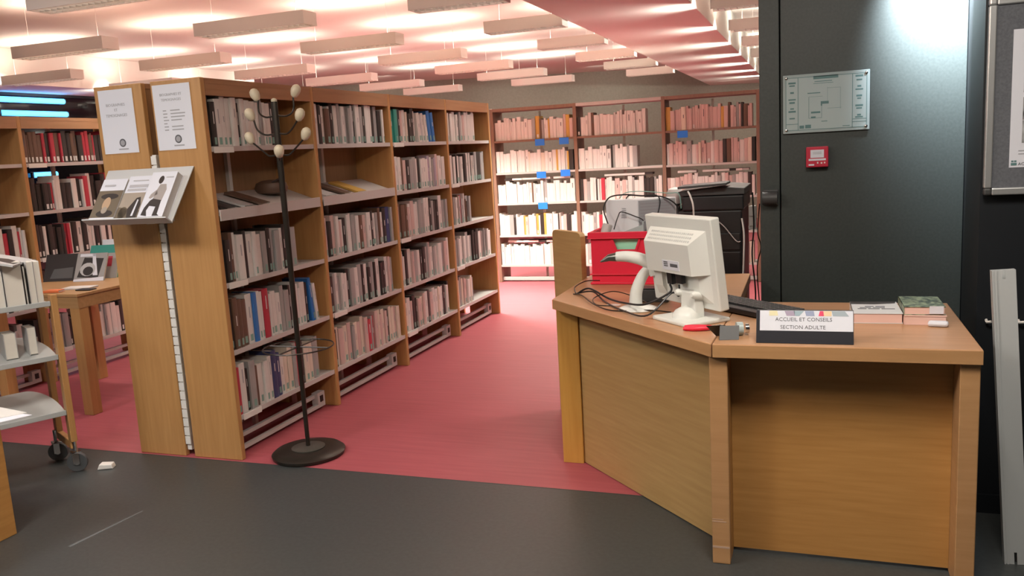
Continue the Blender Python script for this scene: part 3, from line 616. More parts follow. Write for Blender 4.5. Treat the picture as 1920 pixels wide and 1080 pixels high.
# keyboard
kc = Vector((-.235, 3.215, ZT + .004)); ku = Vector((.72, -.69, 0)).normalized(); kn = Vector((ku.y, -ku.x, 0)); kn = kn if kn.y < 0 else -kn
t = thing('keyboard', 'black keyboard behind the monitor and sign', 'keyboard', kc)
put('case', MB().obox(kc + Vector((0, 0, .010)), ku * .225, kn * .08, (0, 0, .010)), M['plastic_k'], t, bevel=.004)
kb = MB()
for r_ in range(5):
    for k in range(20): kb.obox(kc + ku * (-.205 + k * .0216) + kn * (-.055 + r_ * .021) + Vector((0, 0, .0235)), ku * .0088, kn * .0085, (0, 0, .0035))
put('keys', kb, M['plastic_g'], t, kind='stuff')
# desk name block
t = thing('name_block', 'black desk block with the white reception sign on its face', 'sign', (-.033, 2.73, ZT))
put('block', MB().prism([(2.700, ZT + .0005), (2.800, ZT + .0005), (2.742, ZT + .100), (2.735, ZT + .100)], (-.176, 0, 0), (0, 1, 0), (0, 0, 1), (.286, 0, 0)), M['plastic_k'] if False else mat('block_black', (.018, .018, .024), .35), t, bevel=.001)
bn = Vector((0, -.1, .035)).normalized(); bv = Vector((0, .035, .0995)).normalized()
lo = Vector((-.165, 2.700, ZT + .0005)) + bv * .040
put('paper_label', MB().prism([(0, 0), (.2735, 0), (.2735, .0635), (0, .0635)], lo + bn * .0003, (1, 0, 0), bv, bn * .0006), M['paper'], t)
cols = [((.03, .05, .07), .62, .58, .42), ((.08, .11, .09), .42, .35, .5), ((.105, .145, .13), .3, .38, .45), ((.14, .168, .155), .3, .36, .48), ((.170, .20, .185), .8, .1, .2), ((.190, .215, .20), .72, .5, .25), ((.215, .26, .24), .35, .4, .42)]
cols = [((.028, .052, .028, .055), (.72, .66, .42)), ((.074, .105, .080, .105), (.36, .30, .40)), ((.100, .132, .106, .118), (.30, .40, .45)), ((.134, .160, .138, .163), (.30, .34, .48)), ((.178, .188, .174, .190), (.75, .06, .14)), ((.188, .212, .190, .212), (.78, .58, .35)), ((.212, .25, .216, .262), (.34, .40, .44))]
for (a, b_, c, d), col in cols:
    put('colour_patch', MB().prism([(c, .047), (d, .047), (b_, .0628), (a, .0628)], lo + bn * .0010, (1, 0, 0), bv, bn * .0003), mat('patch', col), t)
text('lettering', 'ACCUEIL ET CONSEILS', .0165, M['ink'], t, lo + Vector((.130, 0, 0)) + bv * .0355 + bn * .0012, (1, 0, 0), bv)
text('lettering', 'SECTION ADULTE', .0165, M['ink'], t, lo + Vector((.128, 0, 0)) + bv * .011 + bn * .0012, (1, 0, 0), bv)
# pliers, binder clip, tape
t = thing('pliers', 'red-handled pliers lying near the front edge of the desk', 'pliers', (-.35, 2.86, ZT))
for s in (-1, 1):
    put('handle', MB().tube(bez([(-.425, 2.868 + s * .012, ZT + .008), (-.38, 2.868 + s * .016, ZT + .009), (-.33, 2.872 + s * .004, ZT + .010)], 5), [.006, .007, .0075, .008, .008, .008, .008, .0078, .0075, .007, .006], 10), M['redplastic'], t, smooth=True)
    put('jaw', MB().tube([(-.332, 2.872 + s * .004, ZT + .010), (-.30, 2.874 - s * .006, ZT + .010), (-.262, 2.878 - s * .003, ZT + .009)], [.007, .008, .003], 8), M['alu'], t, smooth=True)
put('pivot', MB().lathe([(.006, 0), (.006, .004)], (-.308, 2.874, ZT + .016), 12), M['chrome'], t)
t = thing('binder_clip', 'small black tent-shaped card by the desk corner', 'clip', (-.27, 2.74, ZT))
put('front_flap', MB().obox((-.262, 2.745, ZT + .021), (.030, .006, 0), (0, .012, .021), (.0004, -.001, .0006)), M['plastic_g'], t)
put('back_flap', MB().obox((-.292, 2.775, ZT + .021), (.030, .006, 0), (-.014, -.018, .021), (.0006, -.001, .0004)), M['plastic_k'], t)
t = thing('tape_roll', 'small clear tape roll with metal rim behind the black card', 'tape', (-.235, 2.80, ZT))
put('roll', MB().lathe([(.015, -.010), (.022, -.010), (.022, .010), (.015, .010)], (-.235, 2.806, ZT + .0225), 24, axis=Vector((1, .3, 0))), M['plaque_g'], t, smooth=True)
put('rim', MB().lathe([(.012, -.006), (.0155, -.006), (.0155, .006), (.012, .006)], (-.212, 2.813, ZT + .0225), 24, axis=Vector((1, .3, 0))), M['chrome'], t, smooth=True)
# books on the straight desk
def lying(x0, x1, y0, y1, z, th, cov, pg, label, skew=0):
    t = thing('book', label, 'book', ((x0 + x1) / 2, (y0 + y1) / 2, z), 'books lying on the desk', skew)
    a, b = (x1 - x0) / 2, (y1 - y0) / 2
    put('cover', MB().box(-a, a, -b, b, 0, .0016).box(-a, a, -b, b, th - .0016, th).box(-a, -a + .0016, -b, b, 0, th), cov, t, world=False)
    put('pages', MB().box(-a + .002, a - .003, -b + .002, b - .003, .0017, th - .0017), pg, t, world=False)
    return t
whitecov = mat('grey_white_cover', (.62, .62, .62)); greenc = noisy(mat('green_pattern_cover', (.1, .14, .08), .4), (.03, .05, .03), (.30, .36, .22), 55, lo=.4, hi=.6)
bk = lying(.118, .272, 3.02, 3.235, ZT + .0005, .034, whitecov, M['pinkpages'], 'white-covered book lying beside the name block, dark title on top', .02)
put('cover_picture', MB().prism([(-.075, .06), (.0, .055), (.07, .075), (.075, .105), (-.075, .105)], (0, 0, .0342), (1, 0, 0), (0, 1, 0), (0, 0, .0003)), c_dk, bk, world=False)
for yy, segs in ((.016, ((-.032, -.004), (.002, .032))), (-.006, ((-.05, -.014), (-.008, .03))), (-.026, ((-.058, -.03), (-.024, .012), (.018, .06)))):
    for a, b_ in segs: put('title', MB().box(a, b_, yy - .005, yy + .005, .0341, .0346), M['ink'], bk, world=False)
lying(.277, .405, 3.005, 3.20, ZT + .0005, .030, M['pinkpages'], M['pinkpages'], 'lower pink-edged book of the stack on the desk', -.02)
bk = lying(.275, .400, 3.02, 3.215, ZT + .0312, .027, greenc, M['pinkpages'], 'upper book of the desk stack, green patterned cover', .01)
tag(put('paper_slip', MB().prism([(0, 0), (.042, .0), (.042, .026), (0, .026)], (.352, 3.0165, ZT + .036), (1, 0, 0), (0, -.1, 1), (0, -.0008, 0)), M['paper']), 'pale slip sticking out of the green book', 'paper')
tag(put('paper_note', MB().obox((.375, 2.985, ZT + .010), (.030, -.004, 0), (.003, .014, 0), (.0, 0, .009)), M['paper'], bevel=.008), 'crumpled white paper note against the pink book stack', 'paper')

# ================================================================== RED CRATE AND WHAT IS IN IT
X0, X1, Y0, Y1, Z0, Z1 = -.985, -.585, 3.815, 4.115, ZT + .001, 1.000
t = thing('crate', 'red plastic crate with a cut-out handle on the desk', 'crate', ((X0 + X1) / 2, (Y0 + Y1) / 2, Z0))
b = MB(); th = .006
hx0, hx1, hx2, hx3, hz0, hz1 = -.880, -.862, -.778, -.760, .918, .966      # trapezoid handle hole (wide at top)
def wl(poly): b.prism(poly, (0, Y0, 0), (1, 0, 0), (0, 0, 1), (0, th, 0))
wl([(X0, Z0), (X1, Z0), (X1, hz0), (X0, hz0)]); wl([(X0, hz1), (X1, hz1), (X1, Z1), (X0, Z1)])
wl([(X0, hz0), (hx1, hz0), (hx0, hz1), (X0, hz1)]); wl([(hx2, hz0), (X1, hz0), (X1, hz1), (hx3, hz1)])
put('front_wall', b, M['redplastic'], t)
put('side_wall', MB().box(X0, X0 + th, Y0 + th, Y1 - th, Z0, Z1), M['redplastic'], t); put('side_wall', MB().box(X1 - th, X1, Y0 + th, Y1 - th, Z0, Z1), M['redplastic'], t)
put('back_wall', MB().box(X0, X1, Y1 - th, Y1, Z0, Z1), M['redplastic'], t); put('bottom', MB().box(X0 + th, X1 - th, Y0 + th, Y1 - th, Z0, Z0 + .005), M['redplastic'], t)
rb = MB()
for za, zb_, e in ((.972, Z1, .012), (.905 + .065, .974, .016), (.800, .806, .010), (Z0, Z0 + .010, .008)):
    rb.box(X0 - e, X1 + e, Y0 - e, Y0, za, zb_).box(X0 - e, X0, Y0, Y1, za, zb_).box(X1, X1 + e, Y0, Y1, za, zb_).box(X0 - e, X1 + e, Y1, Y1 + e * .5, za, zb_)
put('rim', rb, M['redplastic'], t, bevel=.002)
rm = MB(); e = .008
rm.prism([(hx1 - e, hz0 - e), (hx2 + e, hz0 - e), (hx2, hz0), (hx1, hz0)], (0, Y0 - .006, 0), (1, 0, 0), (0, 0, 1), (0, .006, 0)).prism([(hx1 - e, hz0 - e), (hx1, hz0), (hx0, hz1), (hx0 - e, hz1)], (0, Y0 - .006, 0), (1, 0, 0), (0, 0, 1), (0, .006, 0)).prism([(hx2, hz0), (hx2 + e, hz0 - e), (hx3 + e, hz1), (hx3, hz1)], (0, Y0 - .006, 0), (1, 0, 0), (0, 0, 1), (0, .006, 0))
put('handle_rim', rm, M['redplastic'], t)
zi = Z0 + .007
tag(put('folder', MB().box(-.92, -.70, 3.835, 3.852, zi, .985).box(-.92, -.70, 3.832, 3.835, zi + .05, .975), M['greenp']), 'pale green folder seen through the crate handle', 'folder')
bx = thing('box', 'white box with a ribbed grey side standing in the red crate', 'box', (-.78, 4.05, zi))
def bp(x): return x
ba, bb, bc_ = Vector((-.955, 4.010, zi)), Vector((-.790, 3.955, zi)), Vector((-.605, 4.085, zi)); bd_ = ba + (bc_ - bb)
put('carton', MB().prism([(ba.x, ba.y), (bb.x, bb.y), (bb.x + .165, bb.y + .115), (ba.x + .165, ba.y + .100)], (0, 0, zi), (1, 0, 0), (0, 1, 0), (0, 0, 1.135 - zi)), mat('white_carton', (.74, .75, .77), .6), bx, bevel=.003)
sv = Vector((.165, .115, 0)); svn = sv.normalized(); so = Vector((sv.y, -sv.x, 0)).normalized(); so = so if so.y < 0 else -so
put('side_print', MB().prism([(.006, .004), (sv.length - .006, .004), (sv.length - .006, 1.135 - zi - .006), (.006, 1.135 - zi - .006)], bb + so * .0004, svn, (0, 0, 1), so * .0006), mat('grey_side', (.36, .38, .40), .6), bx)
rbm = MB()
for k in range(16): rbm.prism([(.015, .13 + k * .0145), (sv.length - .02 - (k % 3) * .01, .13 + k * .0145), (sv.length - .02, .136 + k * .0145), (.015, .136 + k * .0145)], bb + so * .001, svn, (0, 0, 1), so * .0006)
put('print_lines', rbm, M['inkl'], bx, kind='stuff')
fv = (bb - ba).normalized(); fo = Vector((fv.y, -fv.x, 0)); fo = fo if fo.y < 0 else -fo
lg = MB()
for k in range(6): lg.prism([(.085 + .002 * k, .285 + k * .0085), (.115, .285 + k * .0085), (.115 - .001 * k, .290 + k * .0085), (.087, .290 + k * .0085)], ba + fo * .0003, fv, (0, 0, 1), fo * .0005)
put('logo', lg, M['inkl'], bx)
tr = thing('letter_tray', 'grey plastic tray leaning out of the red crate', 'tray', (-.85, 3.88, zi))
put('tray_floor', MB().obox((-.845, 3.895, .955), (.10, 0, .035), (0, .03, .01), (0, -.0015, .003)), M['metal'], tr)
put('tray_side', MB().obox((-.748, 3.895, 1.005), (.003, 0, .0), (0, .03, 0), (0, 0, .035)).obox((-.845, 3.862, .975), (.10, 0, .035), (0, .002, 0), (0, 0, .018)), M['plaque_g'], tr)
tag(put('grey_roll', MB().lathe([(.012, 0), (.022, .004), (.024, .08), (.02, .086)], (-.94, 3.87, .95), 16, axis=Vector((.2, .1, .7))), M['metal'], smooth=True), 'small grey roll at the near corner of the crate', 'roll')
cable([(-.91, 3.90, 1.0), (-.935, 3.93, 1.05), (-.955, 3.97, 1.10), (-.93, 3.99, 1.148), (-.86, 4.0, 1.158), (-.78, 4.01, 1.15), (-.68, 4.02, 1.14), (-.62, 4.03, 1.10), (-.615, 4.03, 1.05), (-.64, 4.0, 1.0)], .0035, M['plastic_k'], 'black cable draped over the white box in the crate')
cable([(-.90, 3.93, 1.0), (-.88, 3.94, 1.06), (-.865, 3.955, 1.08), (-.80, 3.935, 1.06), (-.76, 3.93, 1.04), (-.75, 3.92, 1.0)], .0025, M['plastic_k'], 'thin dark wire bent in an angle above the crate rim')
cable([(-.89, 4.03, 1.14), (-.86, 4.04, 1.165), (-.78, 4.045, 1.168), (-.66, 4.05, 1.155), (-.61, 4.055, 1.15), (-.60, 4.055, 1.08)], .0022, mat('pale_green_wire', (.2, .38, .33)), 'thin green wire over the white box top')
cable([(-.85, 4.0, 1.14), (-.83, 3.985, 1.155), (-.77, 3.985, 1.15), (-.71, 4.01, 1.15), (-.69, 4.0, 1.12), (-.70, 3.985, 1.06)], .003, M['plastic_k'], 'short black cable coil lying on the white box')

# ================================================================== BLACK COPIER BEHIND THE DESK
t = thing('copier', 'black floor-standing copier between the desk and the dark wall', 'copier', (-.49, 4.58, 0))
put('body', MB().box(-.665, -.345, 4.36, 4.80, .05, 1.04), M['plastic_k'], t, bevel=.008)
put('base', MB().box(-.65, -.36, 4.38, 4.78, .0, .05), M['plastic_g'], t)
put('side_tray', MB().box(-.73, -.667, 4.42, 4.74, .78, 1.06), M['plastic_k'], t, bevel=.006)
for z0, z1 in ((.42, .62), (.63, .83), (.84, .925)):
    d_ = put('drawer', MB().box(-.655, -.355, 4.350, 4.359, z0, z1), M['plastic_k'], t, bevel=.003)
    put('handle', MB().box(-.56, -.45, 4.344, 4.350, z1 - .03, z1 - .012), M['plastic_g'], d_)
put('scanner_unit', MB().box(-.64, -.335, 4.352, 4.79, 1.041, 1.115), M['plastic_k'], t, bevel=.008)
put('lid', MB().prism([(-.645, 1.118), (-.33, 1.118), (-.33, 1.150), (-.44, 1.160), (-.66, 1.140)], (0, 4.35, 0), (1, 0, 0), (0, 0, 1), (0, .43, 0)), M['plastic_g'], t, bevel=.004)
put('output_tray', MB().obox((-.53, 4.38, 1.170), (.12, 0, .006), (0, .10, 0), (0, 0, .006)), M['plastic_g'], t, bevel=.003)
tag(put('paper_bag', MB().lathe([(.02, 0), (.045, .01), (.05, .05), (.035, .085), (.012, .095)], (-.700, 4.52, 1.062), 14), M['metal'], smooth=True), 'crumpled greyish bag on the copier side tray', 'bag')
cable([(-.560, 4.17, .76), (-.562, 4.19, .90), (-.562, 4.2, 1.06), (-.575, 4.21, 1.12), (-.590, 4.22, 1.15)], .0045, M['metal_w'], 'upright white cable sticking up behind the monitor')
cable([(-.345, 4.34, 1.00), (-.335, 4.33, .92), (-.338, 4.33, .80), (-.345, 4.32, .66), (-.36, 4.30, .50)], .0045, M['metal_w'], 'white cable hanging down the copier side')
cable([(-.475, 4.343, 1.0), (-.43, 4.338, .96), (-.375, 4.335, .89), (-.352, 4.335, .885)], .0025, M['metal'], 'thin grey wire slanting across the copier front')
cable([(-.30, 4.45, 1.12), (-.295, 4.45, .95), (-.305, 4.45, .80), (-.29, 4.45, .60), (-.30, 4.45, .35), (-.29, 4.45, .01)], .004, M['plastic_k'], 'black cable hanging in the gap beside the dark wall')
cable([(-.275, 4.6, 1.05), (-.285, 4.6, .9), (-.27, 4.6, .82), (-.29, 4.6, .7), (-.275, 4.6, .4), (-.28, 4.6, .01)], .003, M['stand'], 'brown cable hanging in the gap beside the dark wall')
tag(put('plug_strip', MB().box(-.32, -.285, 4.46, 4.50, .93, 1.05).box(-.315, -.29, 4.452, 4.46, .95, .97).box(-.315, -.29, 4.452, 4.46, 1.0, 1.02), M['metal']), 'grey socket strip hanging in the cable gap', 'socket strip')

# ================================================================== ON THE DARK WALL
t = thing('floor_plan', 'framed evacuation plan with four screws on the charcoal wall', 'plan', (.043, 4.2, 1.53))
px0, px1, pz0, pz1 = -.142, .228, 1.400, 1.664; py = 4.186
put('acrylic_plate', MB().box(px0, px1, py, py + .008, pz0, pz1), M['plaque_g'], t, bevel=.002)
put('sheet', MB().box(px0 + .012, px1 - .012, py - .0008, py - .0001, pz0 + .012, pz1 - .012), M['plaque'], t)
ln = MB(); yy = py - .0014; yb = py - .0008
def hl(a, b_, z, w_=.0012): ln.box(a, b_, yy, yb, z - w_, z + w_)
def vl(x, a, b_, w_=.0012): ln.box(x - w_, x + w_, yy, yb, a, b_)
hl(px0 + .013, px1 - .013, pz0 + .014); hl(px0 + .013, px1 - .013, pz1 - .014); vl(px0 + .013, pz0 + .013, pz1 - .013); vl(px1 - .013, pz0 + .013, pz1 - .013); vl(px0 + .066, pz0 + .013, pz1 - .013); vl(px1 - .072, pz0 + .013, pz1 - .013)
hl(px0 + .013, px0 + .066, pz0 + .042); hl(px1 - .072, px1 - .013, pz0 + .050); hl(px1 - .072, px1 - .013, pz0 + .038)
put('frame_lines', ln, M['teal'], t)
put('title_bar', MB().box(-.010, .096, yy, yb, pz1 - .026, pz1 - .012), M['teal'], t)
d = MB()
for (a, b_, c, e) in ((-.005, .07, 1.626, 1.629), (-.01, .075, 1.618, 1.620), (-.035, .02, 1.575, 1.579), (.022, .056, 1.526, 1.538), (.022, .028, 1.518, 1.526), (-.02, .02, 1.486, 1.494), (-.03, .026, 1.464, 1.4655), (-.02, .0, 1.465, 1.472), (.025, .0265, 1.464, 1.52), (-.03, -.0285, 1.464, 1.56), (-.03, .03, 1.56, 1.561), (.05, .0508, 1.54, 1.60), (.05, .105, 1.595, 1.596), (.105, .106, 1.5, 1.596), (.05, .11, 1.505, 1.506), (.025, .05, 1.447, 1.450), (-.07, -.05, 1.42, 1.434), (-.045, -.02, 1.42, 1.436), (.115, .145, 1.421, 1.424)): d.box(a, b_, yy, yb, c, e)
put('plan_drawing', d, M['teal'], t, kind='stuff')
ic = MB()
for x, zs in ((px0 + .040, (1.628, 1.615, 1.585, 1.553, 1.54, 1.512, 1.50, 1.468)), (px1 - .044, (1.64, 1.622, 1.595, 1.58, 1.553, 1.54, 1.51, 1.497, 1.468, 1.458))):
    for i, z in enumerate(zs): w_ = .016 - .004 * (i % 3); ic.box(x - w_, x + w_, yy, yb, z - .005 + .002 * (i % 2), z + .003)
put('safety_icons', ic, M['teal'], t)
for x, z in ((px0 + .015, pz1 - .014), (px1 - .015, pz1 - .014), (px0 + .015, pz0 + .016), (px1 - .015, pz0 + .016)):
    put('screw', MB().lathe([(.0065, 0), (.0065, .004), (.003, .006)], (x, py - .001, z), 14, axis=Vector((0, -1, 0))), M['chrome'], t, smooth=True)
put('spacer', MB().box(px0 + .01, px0 + .02, py + .008, 4.1995, pz0 + .01, pz0 + .02).box(px1 - .02, px1 - .01, py + .008, 4.1995, pz0 + .01, pz0 + .02).box(px0 + .01, px0 + .02, py + .008, 4.1995, pz1 - .02, pz1 - .01).box(px1 - .02, px1 - .01, py + .008, 4.1995, pz1 - .02, pz1 - .01), M['alu'], t)
t = thing('fire_alarm_button', 'red fire alarm call point on the charcoal wall below the plan', 'alarm', (.007, 4.2, 1.288))
put('case', MB().box(-.041, .055, 4.158, 4.1995, 1.242, 1.335), mat('alarm_red', (.52, .02, .05), .4), t, bevel=.004)
put('glass', MB().box(-.022, .036, 4.1555, 4.1575, 1.285, 1.321), M['paper'], t)
put('lettering_strip', MB().box(-.030, .044, 4.1565, 4.1578, 1.272, 1.281).box(-.030, -.006, 4.1565, 4.1578, 1.250, 1.257), M['paper'], t)
for q_ in ((.006, .012, 1.258, 1.266), (.022, .029, 1.257, 1.264), (.036, .042, 1.258, 1.265)): put('mark', MB().box(q_[0], q_[1], 4.1565, 4.1578, q_[2], q_[3]), M['metal_w'], t)
for z0 in (1.302, 1.309): put('text_line', MB().box(-.012, .026, 4.1548, 4.1556, z0, z0 + .002), M['inkl'], t)
# notice board
KB, ny = .869, 3.262
def bx(x): return x * KB
def bz(z): return EYE + (z - EYE) * KB
nx0, nx1, nz0, nz1 = bx(.620), bx(1.75), bz(1.118), bz(1.862)
t = thing('notice_board', 'grey felt notice board with aluminium frame on the black wall', 'notice board', (1.0, 3.3, 1.45))
put('felt', MB().box(nx0 + .01, nx1 - .01, ny + .008, ny + .025, nz0 + .01, nz1 - .01), M['felt'], t)
fw = .024
for bx_ in ((nx0, nx0 + fw, nz0 + fw, nz1 - fw), (nx1 - fw, nx1, nz0 + fw, nz1 - fw), (nx0 + fw, nx1 - fw, nz0, nz0 + fw), (nx0 + fw, nx1 - fw, nz1 - fw, nz1)):
    put('frame_rail', MB().box(bx_[0], bx_[1], ny, ny + .027, bx_[2], bx_[3]), M['alu'], t, bevel=.004)
for x in (nx0, nx1 - fw):
    for z in (nz0, nz1 - fw): put('corner_piece', MB().box(x, x + fw, ny - .002, ny + .026, z, z + fw), M['plastic_g'] if z == nz0 else M['alu'], t, bevel=.006)
t = thing('poster', 'white poster with grey photographs pinned on the felt board', 'poster', (.8, 3.268, 1.47))
def fb(x0, x1, z0, z1, f=0): return MB().box(bx(x0), bx(x1), ny + (.0052 if not f else .0062), ny + (.0061 if not f else .0074), bz(z0), bz(z1))
put('sheet', fb(.705, 1.15, 1.222, 1.74, 1), M['paper'], t)
gph = noisy(mat('grey_photo', (.2, .2, .2)), (.02, .02, .02), (.45, .45, .46), 14)
for z0, z1 in ((1.505, 1.61), (1.402, 1.487), (1.315, 1.40)):
    for x in (.745, .90, 1.03): put('photo', fb(x, x + .115, z0, z1), gph, t)
put('heading_block', fb(.745, .86, 1.64, 1.665), M['ink'], t)
put('text_line', fb(.735, 1.1, 1.272, 1.275), M['inkl'], t); put('text_line', fb(.735, 1.05, 1.284, 1.287), M['inkl'], t)
put('heading_line', fb(.745, .80, 1.685, 1.70), M['inkl'], t)
for a, b_, c, d in ((.712, .720, 1.243, 1.249), (.722, .730, 1.243, 1.249), (.711, .731, 1.230, 1.240)): put('logo', fb(a, b_, c, d), M['teal'], t)
text('lettering', 'ACTION', .014, M['ink'], t, (bx(.735), ny + .0055, bz(1.2345)), (1, 0, 0), (0, 0, 1), align='LEFT')
# leaning aluminium profile
t = thing('metal_profile', 'pale aluminium profile with slotted ends standing beside the desk', 'profile', (.605, 2.90, 0))
pa_, pt_ = Vector((.605, 2.895, .0)), Vector((.545, 2.925, .948)); pv = (pt_ - pa_); PLn = pv.length; pv.normalize(); pu = Vector((1, 0, 0)); pu = (pu - pv * pu.dot(pv)).normalized(); pn = pu.cross(pv); pn = pn if pn.y < 0 else -pn
b = MB()
def pbx(x0, x1, z0, z1, d0, d1): b.prism([(x0, z0), (x1, z0), (x1, z1), (x0, z1)], pa_ - pn * d0, pu, pv, -pn * (d1 - d0))
pbx(-.033, -.004, 0, PLn, .002, .006); pbx(.004, .033, 0, PLn, .002, .006); pbx(-.004, .004, .04, PLn - .028, .002, .006)
pbx(-.033, -.029, 0, PLn, -.003, .03); pbx(-.025, -.020, 0, PLn, -.002, .004); pbx(.029, .033, 0, PLn, .006, .03); pbx(-.029, .029, 0, PLn, .027, .030)
put('profile', b, M['alu'] if False else mat('pale_profile', (.55, .57, .57), .4, .2), t)
tag(put('wall_hook', MB().tube([(.566, 3.299, .715), (.566, 3.285, .710), (.578, 3.277, .713)], .005, 6), M['metal_w'], smooth=True), 'small white hook on the black wall, left of the profile', 'hook')
tag(put('wall_hook', MB().tube([(.665, 3.299, .715), (.665, 3.285, .710), (.680, 3.277, .713)], .005, 6), M['metal_w'], smooth=True), 'small white hook on the black wall, right of the profile', 'hook')

# ================================================================== LEFT: TABLE WITH DISPLAYS
t = thing('table', 'beech table with displayed books in front of the open shelves', 'table', (-4.35, 4.05, 0))
tx0, tx1, ty0, ty1, tz = -4.72, -3.985, 3.66, 4.44, .725
put('table_top', MB().box(tx0, tx1, ty0, ty1, tz - .018, tz), M['oak_x'], t, bevel=.003)
put('apron', MB().box(tx0 + .02, tx1 - .004, ty0 + .004, ty0 + .022, tz - .085, tz - .018).box(tx0 + .02, tx1 - .004, ty1 - .022, ty1 - .004, tz - .085, tz - .018).box(tx1 - .022, tx1 - .004, ty0 + .022, ty1 - .022, tz - .085, tz - .018).box(tx0 + .004, tx0 + .02, ty0 + .022, ty1 - .022, tz - .085, tz - .018), M['oak_x'], t)
for x in (tx0 + .006, tx1 - .076):
    for y in (ty0 + .006, ty1 - .076): put('leg', MB().box(x, x + .07, y, y + .07, 0, tz - .0185), M['oak_v'], t, bevel=.003)
def stand_book(name, c, wd, hg, th, yawd, tiltd, cov, label, prints=(), cat='book', pg=None):
    o = thing(name, label, cat, c, 'books displayed on the table'); o.rotation_euler = Euler((-R(tiltd), 0, R(yawd)))
    put('cover', MB().box(-wd / 2, wd / 2, 0, .0016, 0, hg).box(-wd / 2, wd / 2, th - .0016, th, 0, hg).box(-wd / 2, -wd / 2 + .0016, 0, th, 0, hg), cov, o, world=False)
    put('pages', MB().box(-wd / 2 + .002, wd / 2 - .003, .0017, th - .0017, .002, hg - .002), pg or M['pages'], o, world=False)
    for i, (nm, m, polys) in enumerate(prints):
        b = MB()
        for p in polys: b.prism([((x - .5) * wd, z * hg) for x, z in p], (0, -.0002 - i * .0003, 0), (1, 0, 0), (0, 0, 1), (0, -.0003, 0))
        put(nm, b, m, o, world=False)
    return o
z_ = tz + .001
stand_book('book', (-4.62, 4.12, z_), .22, .185, .03, 14, 25, BK['k'][1], 'black book propped on the table, faint grey print low on its cover', [('print', mat('dk_grey', (.10, .1, .1)), [[(.2, .1), (.9, .1), (.9, .5), (.3, .45)]])])
stand_book('book', (-4.375, 4.12, z_), .20, .195, .015, 16, 30, BK['g'][1], 'grey book with a round figure on its cover, propped on the table', [('print', BK['k'][1], [[(.1, .15), (.8, .1), (.9, .8), (.25, .85)]]), ('print', M['paper'], [[(.1, .88), (.6, .88), (.6, .98), (.1, .98)], [(.62, .2), (.78, .2), (.6, .98), (.5, .98)], [(0, 0), (1, 0), (1, .14), (0, .08)]]), ('print', BK['s'][1], [ell(.42, .42, .26, .24)]), ('print', BK['k'][1], [ell(.44, .36, .17, .16)])])
stand_book('book', (-4.385, 4.235, z_), .20, .235, .02, 16, 28, BK['t'][1], 'teal-topped book with a red patch standing behind the grey one', [('print', BK['g'][1], [[(0, 0), (1, 0), (1, .75), (0, .75)]]), ('print', BK['r'][1], [[(.45, .35), (.8, .35), (.8, .65), (.45, .65)]])])
yl = mat('yellow_cover', (.80, .74, .16), .5)
stand_book('book', (-4.36, 4.345, z_), .20, .25, .012, 20, 18, M['paper'], 'white and yellow book at the end of the table beside the end panel', [('print', yl, [[(.3, 0), (1, 0), (1, .38), (.45, .38)], [(.85, .38), (1, .38), (1, 1), (.8, 1)]]), ('print', BK['k'][1], [[(.5, .5), (.8, .5), (.8, .56), (.5, .56)]])])
for i, (x, y, c, rz, l, th) in enumerate(((-4.17, 3.86, 'w', .25, 'white booklet lying flat at the front of the table', .008), (-4.06, 3.80, 'k', .1, 'small dark leaflet at the table corner', .006), (-4.22, 3.72, 'r', .2, 'orange-red leaflet at the front edge of the table', .012))):
    flat_book('booklet', x, y, z_ + i * .0005, rz, .10 if i else .18, .06 if i else .10, th, 0, BK[c][1] if c != 'r' else mat('orange_cover', (.72, .18, .06)), M['paper'], l, 'leaflets on the table')

# ================================================================== LEFT: BOOK TROLLEY
cd = Vector((.47, .883, 0)); cn = Vector((-.883, .47, 0)); ce = Vector((-3.33, 2.905, 0))     # along its front edge, towards its back, front end corner
t = thing('book_trolley', 'book trolley with grey curved shelves and a wooden end frame', 'trolley', tuple(ce + cn * .15 - cd * .4))
TLn, TD = .95, .33
for z in (.30, .57, .824):
    tv = cn + Vector((0, 0, .19 if z < .8 else 0))
    # shelf plan: local (s along cd backwards from end, w depth) with a rounded far end
    poly = [(-TLn, 0), (0, 0)] + [(.0 - .10 * (1 - math.cos(a)), TD - .10 + .10 * math.sin(a)) if False else (-.10 + .10 * math.cos(a), .08 + (TD - .08) * math.sin(a)) for a in [R(8 * k) for k in range(0, 12)]] + [(-TLn, TD)]
    put('shelf', MB().prism(poly, ce + Vector((0, 0, z - .012)), cd, tv, (0, 0, .012)).obox(ce - cd * TLn / 2 - cn * .003 + Vector((0, 0, z - .004)), cd * TLn / 2, cn * .003, (0, 0, .012)), mat('trolley_grey', (.40, .42, .42), .5) if z == .30 else bpy.data.materials['trolley_grey'], t, bevel=.002)
for s in (0, -TLn - .03):
    put('end_frame', MB().obox(ce + cd * (s + .015) + cn * .012 + Vector((0, 0, .505)), cd * .014, cn * .026, (0, 0, .355)).obox(ce + cd * (s + .015) + cn * .26 + Vector((0, 0, .505)), cd * .014, cn * .026, (0, 0, .355)).obox(ce + cd * (s + .015) + cn * .136 + Vector((0, 0, .13)), cd * .013, cn * .12, (0, 0, .02)), M['oak_v'], t, bevel=.003)
put('back_rail', MB().obox(ce - cd * TLn / 2 + cn * (TD + .006) + Vector((0, 0, .60)), cd * TLn / 2, cn * .004, (0, 0, .02)).obox(ce - cd * TLn / 2 + cn * (TD + .006) + Vector((0, 0, .86)), cd * TLn / 2, cn * .004, (0, 0, .02)), M['metal'], t)
